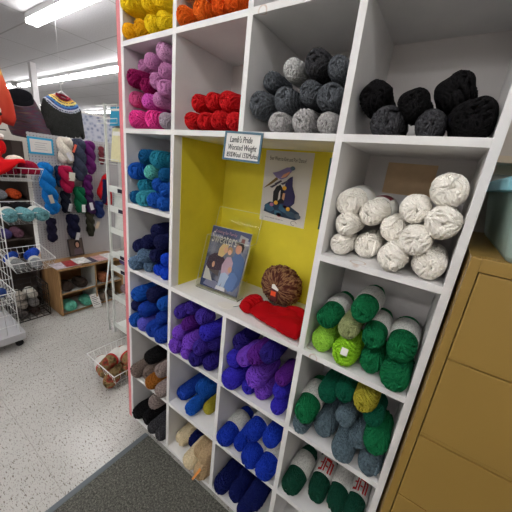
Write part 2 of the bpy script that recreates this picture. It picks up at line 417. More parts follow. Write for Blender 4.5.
# ------------------------------------------------------------------ yarn skeins
R0 = .04
def skein_mesh(name, L, seed, nb=15, nl=4, sr=.0041, lump=.0015, hole=.17, spread=.0042):
    """core body plus bundles of strand loops wound round it, one mesh"""
    rnd = random.Random(seed)
    y0, y1 = -L/2, L/2; Rb = R0-.0075
    pr = [(0, .022), (.10, .018), (.22, .008), (.36, .0055), (.5, .0052), (.66, .007), (.8, .012), (.91, .020), (.975, .032), (1.0, .05)]
    P = [Vector((r*Rb, y0+d)) for r, d in pr]+[Vector((Rb*1.01, 0))]+[Vector((r*Rb, y1-d)) for r, d in reversed(pr)]
    def cr(p0, p1, p2, p3, t): return .5*((2*p1)+(p2-p0)*t+(2*p0-5*p1+4*p2-p3)*t*t+(3*p1-p0-3*p2+p3)*t**3)
    dense = []
    for i in range(len(P)-1):
        a = P[max(i-1, 0)]; d = P[min(i+2, len(P)-1)]; n_ = max(2, int((P[i+1]-P[i]).length/.002))
        for j in range(n_): dense.append(cr(a, P[i], P[i+1], d, j/n_))
    dense.append(P[-1])
    for p in dense: p.x = max(p.x, 0)
    n = len(dense); S = [0]
    for i in range(1, n): S.append(S[-1]+(dense[i]-dense[i-1]).length)
    def prof(f):       # fraction of the arc length -> radius, y, normal
        s = max(0, min(1, f))*S[-1]; lo, hi = 0, n-1
        while hi-lo > 1:
            m = (lo+hi)//2
            if S[m] <= s: lo = m
            else: hi = m
        t = (s-S[lo])/max(1e-9, S[hi]-S[lo]); p = dense[lo].lerp(dense[hi], t)
        q = (dense[min(hi+1, n-1)]-dense[max(lo-1, 0)]).normalized(); return p.x, p.y, q.y, -q.x
    el = rnd.uniform(.94, 1.0); ea = rnd.random()*pi; ca, sa = cos(ea), sin(ea)
    ox, oz = rnd.uniform(-.2, .2)*R0, rnd.uniform(-.2, .2)*R0
    def fin(x, y, z, rf):
        u_ = x*ca+z*sa; v_ = (-x*sa+z*ca)*el; x = u_*ca-v_*sa; z = u_*sa+v_*ca
        k = (1-min(1, rf))*(1 if y < 0 else .5)
        q = Vector((x*28, y*18, z*28+seed*3.1)); w_ = 1+lump/R0*1.5*noise.noise(q)
        return (x*w_+ox*k, y, z*w_+oz*k+R0)
    V = []; F = []; seg = 36; NR = 70
    for i in range(NR+1):
        x, y, nx, ny = prof(i/NR)
        for j in range(seg): V.append(fin(x*cos(2*pi*j/seg), y, x*sin(2*pi*j/seg), x/R0))
    for i in range(NR):
        for j in range(seg):
            k = (j+1) % seg; F.append((i*seg+j, i*seg+k, (i+1)*seg+k, (i+1)*seg+j))
    NP, TS = 84, 5
    for b in range(nb):
        az = 2*pi*(b*.618+rnd.uniform(-.08, .08)); tl = rnd.gauss(0, .16); c0 = hole+rnd.random()*.40; hb = .0008+rnd.uniform(0, spread); sg = rnd.choice((-1, 1))
        for l in range(nl):
            nv = Vector((cos(az), sin(tl+.012*l), sin(az))).normalized(); c = sg*min(.86, c0+l*.165+rnd.uniform(-.012, .012))
            u = nv.cross(Vector((0, 1, 0))).normalized(); v = nv.cross(u); q = sqrt(1-c*c)
            C_ = []
            ph = rnd.random()*6.28
            for i in range(NP):
                t = 2*pi*i/NP; p = nv*c+(u*cos(t)+v*sin(t))*q
                psi = math.acos(max(-1, min(1, -p.y))); th = math.atan2(p.z, p.x)
                th += .35*(psi/pi-.5)
                x, y, nx, ny = prof(psi/pi); hh = hb+.0007*sin(3*t+ph)
                x += nx*hh; y += ny*hh
                C_.append(Vector(fin(x*cos(th), y, x*sin(th), x/R0)))
            base = len(V); prev = None
            for i in range(NP):
                t = (C_[(i+1) % NP]-C_[i-1]).normalized()
                a = (t.orthogonal() if prev is None else prev-t*prev.dot(t)).normalized(); prev = a; bb = t.cross(a)
                for j in range(TS): V.append(tuple(C_[i]+(a*cos(2*pi*j/TS)+bb*sin(2*pi*j/TS))*sr))
            for i in range(NP-1):
                for j in range(TS):
                    k = (j+1) % TS; F.append((base+i*TS+j, base+i*TS+k, base+(i+1)*TS+k, base+(i+1)*TS+j))
            # close the loop, matching the nearest vertex of the first ring
            last = base+(NP-1)*TS; d_ = min(range(TS), key=lambda s_: (Vector(V[last])-Vector(V[base+s_])).length)
            for j in range(TS):
                k = (j+1) % TS; F.append((last+j, last+k, base+(k+d_) % TS, base+(j+d_) % TS))
    me = bpy.data.meshes.new(name); me.from_pydata(V, [], F); me.validate()
    for p in me.polygons: p.use_smooth = True
    me.materials.append(None)
    return me
def band_mesh(name, y0, y1, rad, th0=0, th1=2*pi, seg=40, off=0, thick=.0004):
    V = []; F = []; full = abs(th1-th0-2*pi) < 1e-6; n = seg if full else seg+1
    ys = [y0, y0+.002, (y0+y1)/2, y1-.002, y1]; rs = [rad-.001, rad, rad+.0006, rad, rad-.001]
    for side in (0, 1):
        for y, r in zip(ys, rs):
            for j in range(n):
                th = th0+(th1-th0)*j/seg; r_ = r-side*.0012
                V.append((r_*cos(th), y, r_*sin(th)+R0))
    m = len(ys)
    def idx(s_, i, j): return s_*m*n+i*n+(j % n)
    for s_ in (0, 1):
        for i in range(m-1):
            for j in range(seg):
                q = (idx(s_, i, j), idx(s_, i, j+1), idx(s_, i+1, j+1), idx(s_, i+1, j)); F.append(q if s_ == 0 else q[::-1])
    for j in range(seg):
        F.append((idx(0, 0, j), idx(1, 0, j), idx(1, 0, j+1), idx(0, 0, j+1))); F.append((idx(0, m-1, j), idx(0, m-1, j+1), idx(1, m-1, j+1), idx(1, m-1, j)))
    if not full:
        for i in range(m-1):
            F.append((idx(0, i, 0), idx(0, i+1, 0), idx(1, i+1, 0), idx(1, i, 0))); F.append((idx(0, i, n-1), idx(1, i, n-1), idx(1, i+1, n-1), idx(0, i+1, n-1)))
    me = bpy.data.meshes.new(name); me.from_pydata(V, [], F); me.validate()
    bm = bmesh.new(); bm.from_mesh(me); bmesh.ops.recalc_face_normals(bm, faces=bm.faces); bm.to_mesh(me); bm.free()
    for p in me.polygons: p.use_smooth = True
    me.materials.append(None)
    return me
SK_S = [skein_mesh('skein_short_%d' % i, .165, 11+i) for i in range(6)]
SK_L = [skein_mesh('skein_long_%d' % i, .215, 31+i) for i in range(4)]
SK_F = [skein_mesh('skein_fluffy_%d' % i, .175, 51+i, sr=.0040, lump=.007, spread=.005) for i in range(3)]
BD = {'b': band_mesh('wrapper_long', -.028, .058, .0432), 'w': band_mesh('wrapper_back', -.005, .055, .0432)}
PATCH_R = []
def setmat(o, m):
    o.material_slots[0].link = 'OBJECT'; o.material_slots[0].material = m
YC = dict(zip(
 ['amber','aqua','black','blue grey','blue violet','bottle green','bright blue','bright lime','caramel','charcoal','cobalt','cream','dark indigo','dark navy','deep orange','forest green','greige','hot pink','indigo','kelly green','light grey','lilac grey','lime','magenta','mauve','midnight','olive','orange','orchid','pale aqua','pale mauve','periwinkle','petrol','petrol blue','plum','red','rose','royal blue','sage','silver','slate','slate blue','sun yellow','tan','taupe','teal','violet','vivid blue','white'],
 [(246,176,22),(58,150,168),(16,15,17),(88,106,116),(52,42,176),(16,66,50),(22,80,170),(140,196,40),(150,92,34),(58,58,62),(24,60,156),(220,204,170),(38,26,112),(22,26,70),(224,86,20),(10,84,62),(140,126,122),(232,64,150),(60,40,140),(16,104,62),(170,168,168),(170,156,170),(150,204,70),(140,20,84),(196,130,180),(14,24,84),(160,150,48),(232,104,28),(218,92,190),(92,180,172),(206,152,194),(96,94,200),(14,82,130),(14,70,150),(86,30,130),(196,24,30),(196,76,128),(18,50,164),(150,158,110),(186,186,186),(84,88,94),(92,118,146),(248,208,30),(190,164,128),(112,98,92),(34,124,150),(116,66,192),(20,66,196),(252,247,238)]))
def yc(c):
    return yarn_mat(c.replace(' ', '_'), rgb(*YC[c]), {'white': .03, 'charcoal': .45, 'slate': .35, 'light grey': .25, 'silver': .25, 'slate blue': .25, 'blue grey': .25, 'royal blue': .2, 'greige': .3, 'taupe': .25}.get(c, .12))
SKEINS = [
 ('yellow','amber','front left at the bottom','top left cubby','s',0.0415,-0.0141,2.076,0.031),
 ('yellow','amber','second from the left at the bottom','top left cubby','s',0.1215,-0.0141,2.076,0.031),
 ('yellow','sun yellow','third from the left at the bottom','top left cubby','s',0.1897,-0.0141,2.076,0.031),
 ('yellow','sun yellow','rightmost at the bottom','top left cubby','s',0.2591,-0.0141,2.076,0.031),
 ('yellow','sun yellow','big one on top at the left wall','top left cubby','s',0.0441,-0.017,2.1677,0.0336),
 ('yellow','sun yellow','small one in the middle of the upper layer','top left cubby','s',0.13,0.0159,2.1668,0.031),
 ('yellow','sun yellow','right end of the upper layer','top left cubby','s',0.1965,0.0159,2.1644,0.031),
 ('orange','orange','leftmost at the bottom','orange cubby','s',0.3665,-0.0141,2.076,0.031),
 ('orange','orange','big one second from the left','orange cubby','s',0.4511,-0.0141,2.076,0.031),
 ('orange','deep orange','third from the left at the bottom','orange cubby','s',0.5292,-0.0123,2.076,0.031),
 ('orange','deep orange','rightmost at the bottom','orange cubby','s',0.5857,-0.0141,2.076,0.031),
 ('orange','deep orange','upper layer at the right','orange cubby','s',0.4582,0.0159,2.1439,0.031),
 ('orange','cream','the only pale one, upper left','orange cubby','s',0.3665,0.0038,2.1561,0.031),
 ('pink','hot pink','leftmost at the bottom','pink cubby','s',0.0873,-0.0215,1.7527,0.0378),
 ('pink','hot pink','second from the left at the bottom','pink cubby','s',0.2,-0.0198,1.7512,0.0362),
 ('pink','lilac grey','the only greyish one, bottom right','pink cubby','s',0.2765,-0.0141,1.746,0.031),
 ('pink','rose','just above the left hot pink one','pink cubby','s',0.0434,0.0095,1.8376,0.0329),
 ('pink','orchid','bright one above the two hot pink ones','pink cubby','s',0.1254,0.0148,1.8263,0.032),
 ('pink','mauve','narrow one right of the bright orchid one','pink cubby','s',0.1905,0.0218,1.8332,0.031),
 ('pink','magenta','at the left wall','pink cubby','s',0.0556,-0.0073,1.9138,0.0356),
 ('pink','magenta','tucked right of the larger magenta one','pink cubby','s',0.1155,0.0159,1.8853,0.031),
 ('pink','mauve','in the middle of the pile','pink cubby','s',0.1779,0.0161,1.9,0.031),
 ('pink','mauve','low against the right wall','pink cubby','s',0.2333,0.01,1.8702,0.031),
 ('pink','mauve','squeezed under the topmost one at the right wall','pink cubby','s',0.2304,0.0161,1.9298,0.031),
 ('pink','mauve','second highest, left of the topmost','pink cubby','s',0.1424,0.0154,1.9739,0.0315),
 ('pink','mauve','half hidden behind the second highest','pink cubby','s',0.0415,0.0538,1.9732,0.031),
 ('pink','pale mauve','topmost of the pile','pink cubby','s',0.2274,0.0094,1.9942,0.0317),
 ('red','red','bottom row, leftmost','red cubby','s',0.4211,-0.0115,1.746,0.031),
 ('red','red','bottom row, second from the left','red cubby','s',0.4911,-0.0141,1.746,0.031),
 ('red','red','bottom row, large third one','red cubby','s',0.5572,-0.0161,1.7477,0.0328),
 ('red','red','bottom row, half hidden at the right wall','red cubby','s',0.6154,-0.0087,1.746,0.031),
 ('red','red','upper row, leftmost','red cubby','s',0.4239,0.015,1.8123,0.0318),
 ('red','red','upper row, middle','red cubby','s',0.4962,0.0159,1.8152,0.031),
 ('red','red','upper row, large right one','red cubby','s',0.5662,0.0122,1.8115,0.0344),
 ('grey','light grey','bottom row, leftmost','grey cubby','s',0.7776,0.0096,1.7466,0.0317),
 ('grey','light grey','bottom row, middle','grey cubby','s',0.8593,0.0131,1.7516,0.0366),
 ('grey','light grey','bottom row, rightmost','grey cubby','s',0.9362,0.0084,1.746,0.031),
 ('grey','slate','leftmost, leaning on the left wall','grey cubby','s',0.7069,-0,1.7984,0.0394),
 ('grey','slate','second from the left in the middle row','grey cubby','s',0.7806,0.0248,1.8111,0.0385),
 ('grey','slate','third from the left in the middle row','grey cubby','s',0.866,0.0184,1.8255,0.0334),
 ('grey','slate','rightmost in the middle row','grey cubby','s',0.9282,0.0058,1.8113,0.0359),
 ('grey','slate','upper row, leftmost and set back','grey cubby','s',0.7069,0.0559,1.8749,0.031),
 ('grey','silver','upper row, the only pale one','grey cubby','s',0.8002,0.0159,1.889,0.031),
 ('grey','charcoal','upper row, largest and highest','grey cubby','s',0.8767,0.01,1.8981,0.0363),
 ('grey','slate','upper row, right end behind the divider','grey cubby','s',0.9399,0.0159,1.8801,0.031),
 ('black','black','upper left, leaning on the left wall','black cubby','s',1.0385,0.0388,1.8135,0.0381),
 ('black','charcoal','front left at the bottom','black cubby','s',1.0818,0.0325,1.755,0.0401),
 ('black','black','in the middle of the back','black cubby','s',1.1379,0.0205,1.7934,0.0333),
 ('black','charcoal','front middle at the bottom','black cubby','s',1.1821,0.0278,1.7495,0.0346),
 ('black','black','big upright one at the top','black cubby','s',1.2142,0.059,1.8218,0.0409),
 ('black','black','big one at the right end','black cubby','s',1.2616,0.0088,1.7588,0.0439),
 ('teal','petrol','bottom row, leftmost','teal cubby','s',0.042,-0,1.4165,0.0315),
 ('teal','aqua','bottom row, front','teal cubby','s',0.1151,-0.0108,1.4225,0.0375),
 ('teal','bright blue','bottom row, third from the left','teal cubby','s',0.1835,-0.0043,1.4216,0.0366),
 ('teal','bright blue','bottom row, right end','teal cubby','s',0.2483,-0.0007,1.4187,0.0337),
 ('teal','bright blue','right wall, above the bottom row','teal cubby','s',0.2548,0.0049,1.478,0.031),
 ('teal','teal','above the front aqua one','teal cubby','s',0.0715,0.0245,1.4726,0.0347),
 ('teal','bright blue','small one in the middle of the pile','teal cubby','s',0.1891,0.0174,1.4912,0.031),
 ('teal','bright blue','at the left wall, second layer from the top','teal cubby','s',0.0495,-0.0068,1.5372,0.039),
 ('teal','pale aqua','the palest one, in the middle','teal cubby','s',0.138,0.0132,1.5405,0.0334),
 ('teal','petrol','at the right wall','teal cubby','s',0.2328,0.0159,1.5389,0.031),
 ('teal','petrol','topmost left','teal cubby','s',0.0952,0.0135,1.6044,0.0332),
 ('teal','teal','topmost right, the largest','teal cubby','s',0.1899,0.0079,1.5981,0.0383),
 ('white','white','bottom row, leftmost','white cubby','s',1.0342,0.0273,1.4175,0.0325),
 ('white','white','bottom row, second from the left','white cubby','s',1.098,0.0693,1.422,0.037),
 ('white','white','bottom row, third from the left','white cubby','s',1.1829,-0.0185,1.4237,0.0387),
 ('white','white','bottom row, rightmost','white cubby','s',1.2647,0.001,1.4257,0.0408),
 ('white','white','left wall, second layer','white cubby','s',1.0396,0.0229,1.4815,0.0342),
 ('white','white','second layer, middle','white cubby','s',1.1575,0.0614,1.487,0.0366),
 ('white','white','second layer, right of the middle','white cubby','s',1.2231,-0.0218,1.4794,0.038),
 ('white','white','top layer, leftmost','white cubby','w',1.0356,0.0403,1.5474,0.0371),
 ('white','white','top layer, second from the left with maroon wrapper','white cubby','m',1.1009,0.0646,1.5253,0.0377),
 ('white','white','top layer, third from the left','white cubby','s',1.2009,0.0136,1.5509,0.0376),
 ('white','white','right wall, under the topmost','white cubby','s',1.2668,-0.0225,1.5321,0.0387),
 ('white','white','topmost, at the right wall','white cubby','s',1.2585,0.0022,1.605,0.0405),
 ('navy','slate blue','bottom row, leftmost','navy and slate cubby','s',0.0537,-0.0205,1.0918,0.0368),
 ('navy','slate blue','bottom row, second from the left','navy and slate cubby','s',0.1175,0.0187,1.086,0.031),
 ('navy','vivid blue','bottom row, third from the left','navy and slate cubby','s',0.1916,0.0234,1.0873,0.0323),
 ('navy','vivid blue','bottom row, right end','navy and slate cubby','s',0.2503,0.0157,1.0868,0.0318),
 ('navy','slate blue','on top of the two bottom slate ones','navy and slate cubby','s',0.1171,-0.0132,1.1465,0.0356),
 ('navy','dark navy','above the bright blue bottom one','navy and slate cubby','s',0.1806,0.0101,1.1583,0.0344),
 ('navy','vivid blue','at the right wall above the bottom row','navy and slate cubby','s',0.2525,0.0159,1.1571,0.031),
 ('navy','dark navy','at the left wall','navy and slate cubby','s',0.0462,0.0097,1.1735,0.0357),
 ('navy','dark navy','in the middle, left of centre','navy and slate cubby','s',0.1271,0.0012,1.2129,0.037),
 ('navy','dark navy','in the middle, against the right wall','navy and slate cubby','s',0.2244,-0.0002,1.2379,0.0357),
 ('navy','dark navy','topmost of the pile','navy and slate cubby','s',0.1708,0.0236,1.276,0.0355),
 ('blue','bright blue','bottom row, leftmost','blue cubby','s',0.0497,-0.0231,0.7642,0.0392),
 ('blue','periwinkle','the only pale violet blue one','blue cubby','s',0.1151,-0.0181,0.7631,0.0382),
 ('blue','cobalt','bottom row, third from the left','blue cubby','s',0.1895,-0.0148,0.769,0.044),
 ('blue','cobalt','bottom row, right end','blue cubby','s',0.2693,-0.0256,0.7664,0.0414),
 ('blue','cobalt','second layer at the left','blue cubby','s',0.1165,-0.0149,0.8489,0.04),
 ('blue','cobalt','second layer at the right wall','blue cubby','s',0.224,0.0131,0.8351,0.0335),
 ('blue','bright blue','top left','blue cubby','l',0.0634,-0.0132,0.9186,0.0426),
 ('blue','dark navy','dark one at the back of the top','blue cubby','s',0.1429,0.0203,0.9301,0.0432),
 ('blue','bright blue','right wall, high up','blue cubby','s',0.2343,0.0137,0.9188,0.033),
 ('blue','dark navy','dark one below the top left one','blue cubby','s',0.0462,-0.0071,0.8478,0.0357),
 ('green','lime','leftmost at the bottom','upper green cubby','s',1.0414,0.015,1.0938,0.0388),
 ('green','bright lime','bottom front with a white price sticker','upper green cubby','s',1.1199,-0.0099,1.0962,0.0412),
 ('green','kelly green','bottom row, third from the left','upper green cubby','s',1.1968,0.0157,1.0907,0.0357),
 ('green','kelly green','bottom row, rightmost','upper green cubby','s',1.2657,-0.0172,1.0948,0.0398),
 ('green','sage','the only dull khaki green one','upper green cubby','s',1.112,0.015,1.1704,0.0319),
 ('green','kelly green','banded, top left','upper green cubby','b',1.0467,0.0099,1.1818,0.0365),
 ('green','kelly green','banded, topmost','upper green cubby','b',1.1394,0.0103,1.2408,0.0361),
 ('green','kelly green','banded, in the middle','upper green cubby','b',1.1826,0.0125,1.1691,0.0341),
 ('green','kelly green','banded, by the right wall','upper green cubby','b',1.2599,0.0081,1.169,0.0381),
 ('brown','taupe','at the left wall','brown cubby','s',0.0541,-0.026,0.4386,0.0436),
 ('brown','taupe','second from the left','brown cubby','s',0.1187,0.0087,0.4365,0.0416),
 ('brown','caramel','the only orange brown one','brown cubby','s',0.1944,-0.026,0.439,0.044),
 ('brown','greige','front right at the bottom','brown cubby','s',0.2734,-0.0248,0.4357,0.0407),
 ('brown','black','large dark one lying on top','brown cubby','l',0.1511,0.0016,0.5666,0.044),
 ('brown','greige','at the right wall','brown cubby','s',0.2292,0.0062,0.5167,0.0398),
 ('soot','black','left end','bottom left cubby','s',0.0545,-0.0107,0.1285,0.044),
 ('soot','black','in the middle','bottom left cubby','s',0.128,0.004,0.1285,0.044),
 ('soot','charcoal','front, nearest the floor edge','bottom left cubby','s',0.2007,-0.0214,0.1221,0.0376),
 ('soot','charcoal','bottom right','bottom left cubby','s',0.2687,-0.0201,0.121,0.0365),
 ('soot','greige','the pale one on top','bottom left cubby','s',0.1747,0.0043,0.2687,0.0415),
 ('purple','violet','bottom row, leftmost','left purple cubby','s',0.3756,-0.0241,0.765,0.0401),
 ('purple','violet','bottom row, small second one','left purple cubby','s',0.4459,-0.0151,0.7568,0.0319),
 ('purple','dark indigo','bottom row, third from the left','left purple cubby','s',0.5099,-0.0215,0.7627,0.0378),
 ('purple','dark indigo','bottom row, right end','left purple cubby','s',0.5801,-0.0027,0.7612,0.0363),
 ('purple','violet','left wall, second layer','left purple cubby','s',0.3798,-0.0112,0.8311,0.0345),
 ('purple','violet','right of the left wall one, second layer','left purple cubby','s',0.4578,-0.0147,0.8194,0.038),
 ('purple','indigo','in the middle of the second layer','left purple cubby','s',0.5249,-0.0185,0.8247,0.035),
 ('purple','dark indigo','at the right wall','left purple cubby','s',0.58,0.0191,0.8496,0.031),
 ('purple','indigo','top left','left purple cubby','s',0.3693,0.0071,0.9299,0.0338),
 ('purple','plum','the reddish purple one in the middle','left purple cubby','s',0.4186,0.0099,0.8828,0.0356),
 ('purple','blue violet','large bright one at the right','left purple cubby','s',0.5546,-0.0104,0.9123,0.0423),
 ('purple','indigo','topmost, left of centre','left purple cubby','s',0.431,0.014,0.973,0.0327),
 ('purple','indigo','topmost right, with a pale wrapper','left purple cubby','w',0.5321,-0.0072,0.9814,0.0359),
 ('violet','blue violet','front left at the bottom','right purple cubby','s',0.7172,-0.026,0.769,0.044),
 ('violet','blue violet','small one in the bottom gap','right purple cubby','s',0.7887,0.0099,0.756,0.031),
 ('violet','violet','bottom row, third from the left','right purple cubby','s',0.8509,0.0182,0.762,0.037),
 ('violet','blue violet','bottom row, right end','right purple cubby','s',0.9313,-0.001,0.756,0.031),
 ('violet','violet','large bright one at the centre','right purple cubby','s',0.8208,-0.0113,0.8306,0.0433),
 ('violet','blue violet','at the right wall, second layer','right purple cubby','s',0.9218,0.0159,0.8117,0.031),
 ('violet','blue violet','at the left wall','right purple cubby','s',0.7052,0.0047,0.8455,0.0377),
 ('violet','violet','pale one above the centre','right purple cubby','s',0.7602,-0.0036,0.8862,0.0348),
 ('violet','plum','large dark one above the centre','right purple cubby','s',0.8147,-0.0116,0.9258,0.0392),
 ('violet','plum','right wall, third layer','right purple cubby','s',0.9251,0.0154,0.8745,0.0315),
 ('violet','dark indigo','top left','right purple cubby','s',0.7024,0.0342,0.9133,0.0349),
 ('violet','dark indigo','back of the top right','right purple cubby','s',0.8691,-0.0198,0.9696,0.0362),
 ('blue2','cobalt','at the left wall','blue and olive cubby','l',0.3776,0.0414,0.437,0.0421),
 ('blue2','bright blue','foremost one','blue and olive cubby','l',0.4721,0.0043,0.4317,0.0367),
 ('blue2','petrol blue','large one on top','blue and olive cubby','l',0.5428,0.0017,0.59,0.0439),
 ('blue2','olive','the only green one','blue and olive cubby','s',0.5361,0.0636,0.4278,0.0328),
 ('royal','royal blue','leftmost with a long pale wrapper','royal blue cubby','b',0.7094,-0.0158,0.4368,0.0419),
 ('royal','royal blue','second from the left at the bottom','royal blue cubby','s',0.7757,0.0156,0.431,0.036),
 ('royal','royal blue','foremost in the middle','royal blue cubby','b',0.8488,-0.026,0.4381,0.0432),
 ('royal','royal blue','foremost at the right','royal blue cubby','b',0.9276,-0.0253,0.4361,0.0412),
 ('royal','royal blue','upper layer, left one with wrapper','royal blue cubby','b',0.8366,0.0057,0.5422,0.0402),
 ('royal','royal blue','upper layer, right one','royal blue cubby','s',0.9191,0.0079,0.5729,0.0383),
 ('forest','blue grey','bottom left, under the banded green one','green and slate cubby','s',1.035,-0.0141,0.756,0.031),
 ('forest','blue grey','bottom row, second from the left','green and slate cubby','s',1.1049,0.023,0.7657,0.0407),
 ('forest','blue grey','bottom row, foremost in the middle','green and slate cubby','s',1.1877,-0.0219,0.7637,0.0387),
 ('forest','blue grey','bottom row, right end','green and slate cubby','s',1.2709,-0.0048,0.7595,0.0346),
 ('forest','kelly green','left wall, with a white wrapper','green and slate cubby','b',1.0383,-0.0238,0.8217,0.0398),
 ('forest','blue grey','middle of the second layer','green and slate cubby','s',1.167,0.0126,0.8608,0.034),
 ('forest','blue grey','small one left of the bright green one','green and slate cubby','s',1.2201,0.0055,0.8192,0.031),
 ('forest','kelly green','bright one at the right wall','green and slate cubby','s',1.2676,-0.0199,0.8602,0.0379),
 ('forest','forest green','upper left, beside the wrapper','green and slate cubby','s',1.0952,0.0125,0.9152,0.0341),
 ('forest','forest green','top middle, half hidden','green and slate cubby','s',1.1473,0.0161,0.9476,0.031),
 ('forest','olive','the only yellowish one','green and slate cubby','s',1.2103,-0.0102,0.9709,0.0365),
 ('forest','forest green','just under the olive one','green and slate cubby','s',1.2427,0.011,0.918,0.031),
 ('beige','cream','at the left wall','beige cubby','l',0.3791,0.0329,0.1281,0.0436),
 ('beige','midnight','the only dark one','beige cubby','s',0.4348,0.0693,0.1215,0.037),
 ('beige','cream','foremost at the bottom','beige cubby','s',0.5076,-0.026,0.1285,0.044),
 ('beige','tan','bottom right, under the orange tag','beige cubby','s',0.5877,-0.0256,0.126,0.0415),
 ('beige','tan','upper right, left one','beige cubby','s',0.5431,0.0126,0.1893,0.0386),
 ('beige','tan','upper right, small right one','beige cubby','s',0.5994,-0.0172,0.2253,0.0338),
 ('midnight','midnight','leftmost','midnight blue cubby','s',0.7104,-0.0115,0.1274,0.0429),
 ('midnight','midnight','second from the left','midnight blue cubby','s',0.7884,0.0076,0.1252,0.0407),
 ('midnight','midnight','foremost','midnight blue cubby','s',0.8595,-0.0197,0.1206,0.0361),
 ('midnight','midnight','highest, at the right','midnight blue cubby','s',0.8873,-0.0024,0.1875,0.0425),
 ('darkgreen','bottle green','leftmost, wrapper without red print','bottle green cubby','b',1.0428,-0.0001,0.4345,0.0395),
 ('darkgreen','bottle green','second from the left, big red print','bottle green cubby','r',1.1291,0.0442,0.4318,0.0369),
 ('darkgreen','bottle green','third from the left, faint print','bottle green cubby','b',1.2011,0.0525,0.4315,0.0365),
 ('darkgreen','bottle green','rightmost, tall red print','bottle green cubby','r',1.2669,0.0604,0.4298,0.0348),
]
def place_skein(i, col, x, yf, z, R, kind, label=None, group=None, name='yarn_skein', mesh=None, rot=None, cat='yarn', mat=None):
    rnd = random.Random(i*17+5)
    s = R/R0
    if mesh is None:
        mesh = (SK_L if kind in 'lbr' else (SK_F if col == 'black' else SK_S)); mesh = mesh[i % len(mesh)]
    L = .215 if kind in 'lbr' else .165
    sy = s if kind not in 'lbr' else 1.
    if yf is not None:
        sy = min(sy, (DY-.012-yf)/L); loc = (x, yf+L*sy/2, z-R)
    else: loc = (x, 0, z-R)
    m = mat or yc(col)
    r = rot if rot is not None else ((.13, 0, -.14) if kind in 'wm' else (rnd.uniform(-.01, .03), 0, rnd.uniform(-.03, .03)))
    if kind in 'bwrm':
        e = empty(name, loc, r); e.scale = (s, sy, s)
        y = mkobj('yarn', mesh, e); setmat(y, m); root = e
        bnd = mkobj('paper_wrapper', BD['b' if kind in 'br' else 'w'], e); setmat(bnd, BAND_PRINT if kind in 'br' else BAND_WHITE)
        if kind in 'rm':
            b2 = PATCH[kind]; p = mkobj('wrapper_print', b2, e); setmat(p, BAND_RED if kind == 'r' else BAND_MAROON)
    else:
        root = mkobj(name, mesh, None, loc, r); root.scale = (s, sy, s); setmat(root, m)
    if label: tag(root, label, cat, group)
    return root
def merge_meshes(name, ms):
    bm = bmesh.new()
    for m in ms: bm.from_mesh(m)
    me = bpy.data.meshes.new(name); bm.to_mesh(me); bm.free(); me.materials.append(None); return me
# bold upright letter-like strokes printed on the wrapper
_st = []
for k, (a0, a1, y0_, y1_) in enumerate(((1.15, 1.30, -.020, .045), (1.30, 1.75, .030, .045), (1.62, 1.75, -.02, .03), (1.35, 1.6, .002, .012), (1.85, 1.98, -.02, .045), (1.98, 2.25, -.02, -.008), (1.98, 2.2, .012, .022), (.85, 1.02, -.015, .04), (.85, 1.1, .028, .04))):
    _st.append(band_mesh('st%d' % k, y0_, y1_, .0440, a0, a1, 6))
PATCH = {'r': merge_meshes('wrapper_letters', _st), 'm': band_mesh('wrapper_patch', .008, .045, .0440, .9, 2.1, 16)}
CUBBY_GROUPS = {'yellow':'yarn skeins in the top left cubby'}
for i, (k, col, ph, desc, kind, x, yf, z, R) in enumerate(SKEINS):
    o = place_skein(i, col, x, yf, z, R, kind, '%s yarn skein %s, %s' % (col, ph, desc), 'yarn skeins in the '+desc)
# little price sticker on the front of the bright lime skein
lime = [s for s in SKEINS if s[1] == 'bright lime'][0]
tag(MB().box(-.010, .010, -.0006, .0006, -.011, .011, bev=.0004).build('price_sticker', PAPER, None, (lime[5]+.006, lime[6]-.0015, lime[7]+.022), rot=(-.35, 0, 0)), 'small white price sticker stuck on the bright lime skein', 'sticker')
# orange tag on the beige skeins
b_ = [s for s in SKEINS if s[2].startswith('bottom right, under the orange')][0]
tag(MB().poly([(-.045, 0, -.03), (-.036, 0, -.036), (.045, 0, .028), (.04, 0, .04)], None, .0012, (0, -1, 0)).build('price_tag', plain('orange_tag', rgb(236, 158, 84), .6), None, (b_[5]+.004, b_[6]-.010, b_[7]+.022), rot=(-.15, -.5, 0)), 'orange paper tag lying across the tan skeins in the beige cubby', 'tag')

# ------------------------------------------------------------------ contents of the yellow cubby
# framed handwritten sign on the shelf edge
sg = empty('price_sign', (.677, -.006, 1.62)); tag(sg, 'small handwritten sign in a grey blue frame above the yellow cubby', 'sign')
ta = radians(-1)
def sgf(a, b, c=0): return (-.077+a, -.004-c+.0, b)
FR = plain('sign_frame', rgb(78, 110, 128), .4, .4)
fm = MB()
Q = [(.0, .004), (.152, .0), (.156, .090), (.006, .094)]
Qi = [(.0065, .0105), (.1455, .007), (.149, .083), (.0125, .0875)]
for i in range(4):
    a, b, c, d = Q[i], Q[(i+1) % 4], Qi[(i+1) % 4], Qi[i]
    fm.poly([sgf(*a, 0), sgf(*b, 0), sgf(*c, 0), sgf(*d, 0)], None, .004, (0, -1, 0))
fm.build('frame', FR, sg)
MB().poly([sgf(*q, .001) for q in Qi], None, .001, (0, -1, 0)).build('sign_card', PAPER, sg)
for txt, zz, xx, sz in (("Lamb's Pride", .0600, .026, .0270), ('Worsted Weight', .0370, .020, .0250), ('85%Wool 15%Mohair', .0150, .016, .0225)):
    text_mesh('handwriting', txt, sz, lambda a, b, c, xx=xx, zz=zz: sgf(xx+a, zz+b-a*.02, .0026+c), INK, sg, shear=.25, xs=.66)

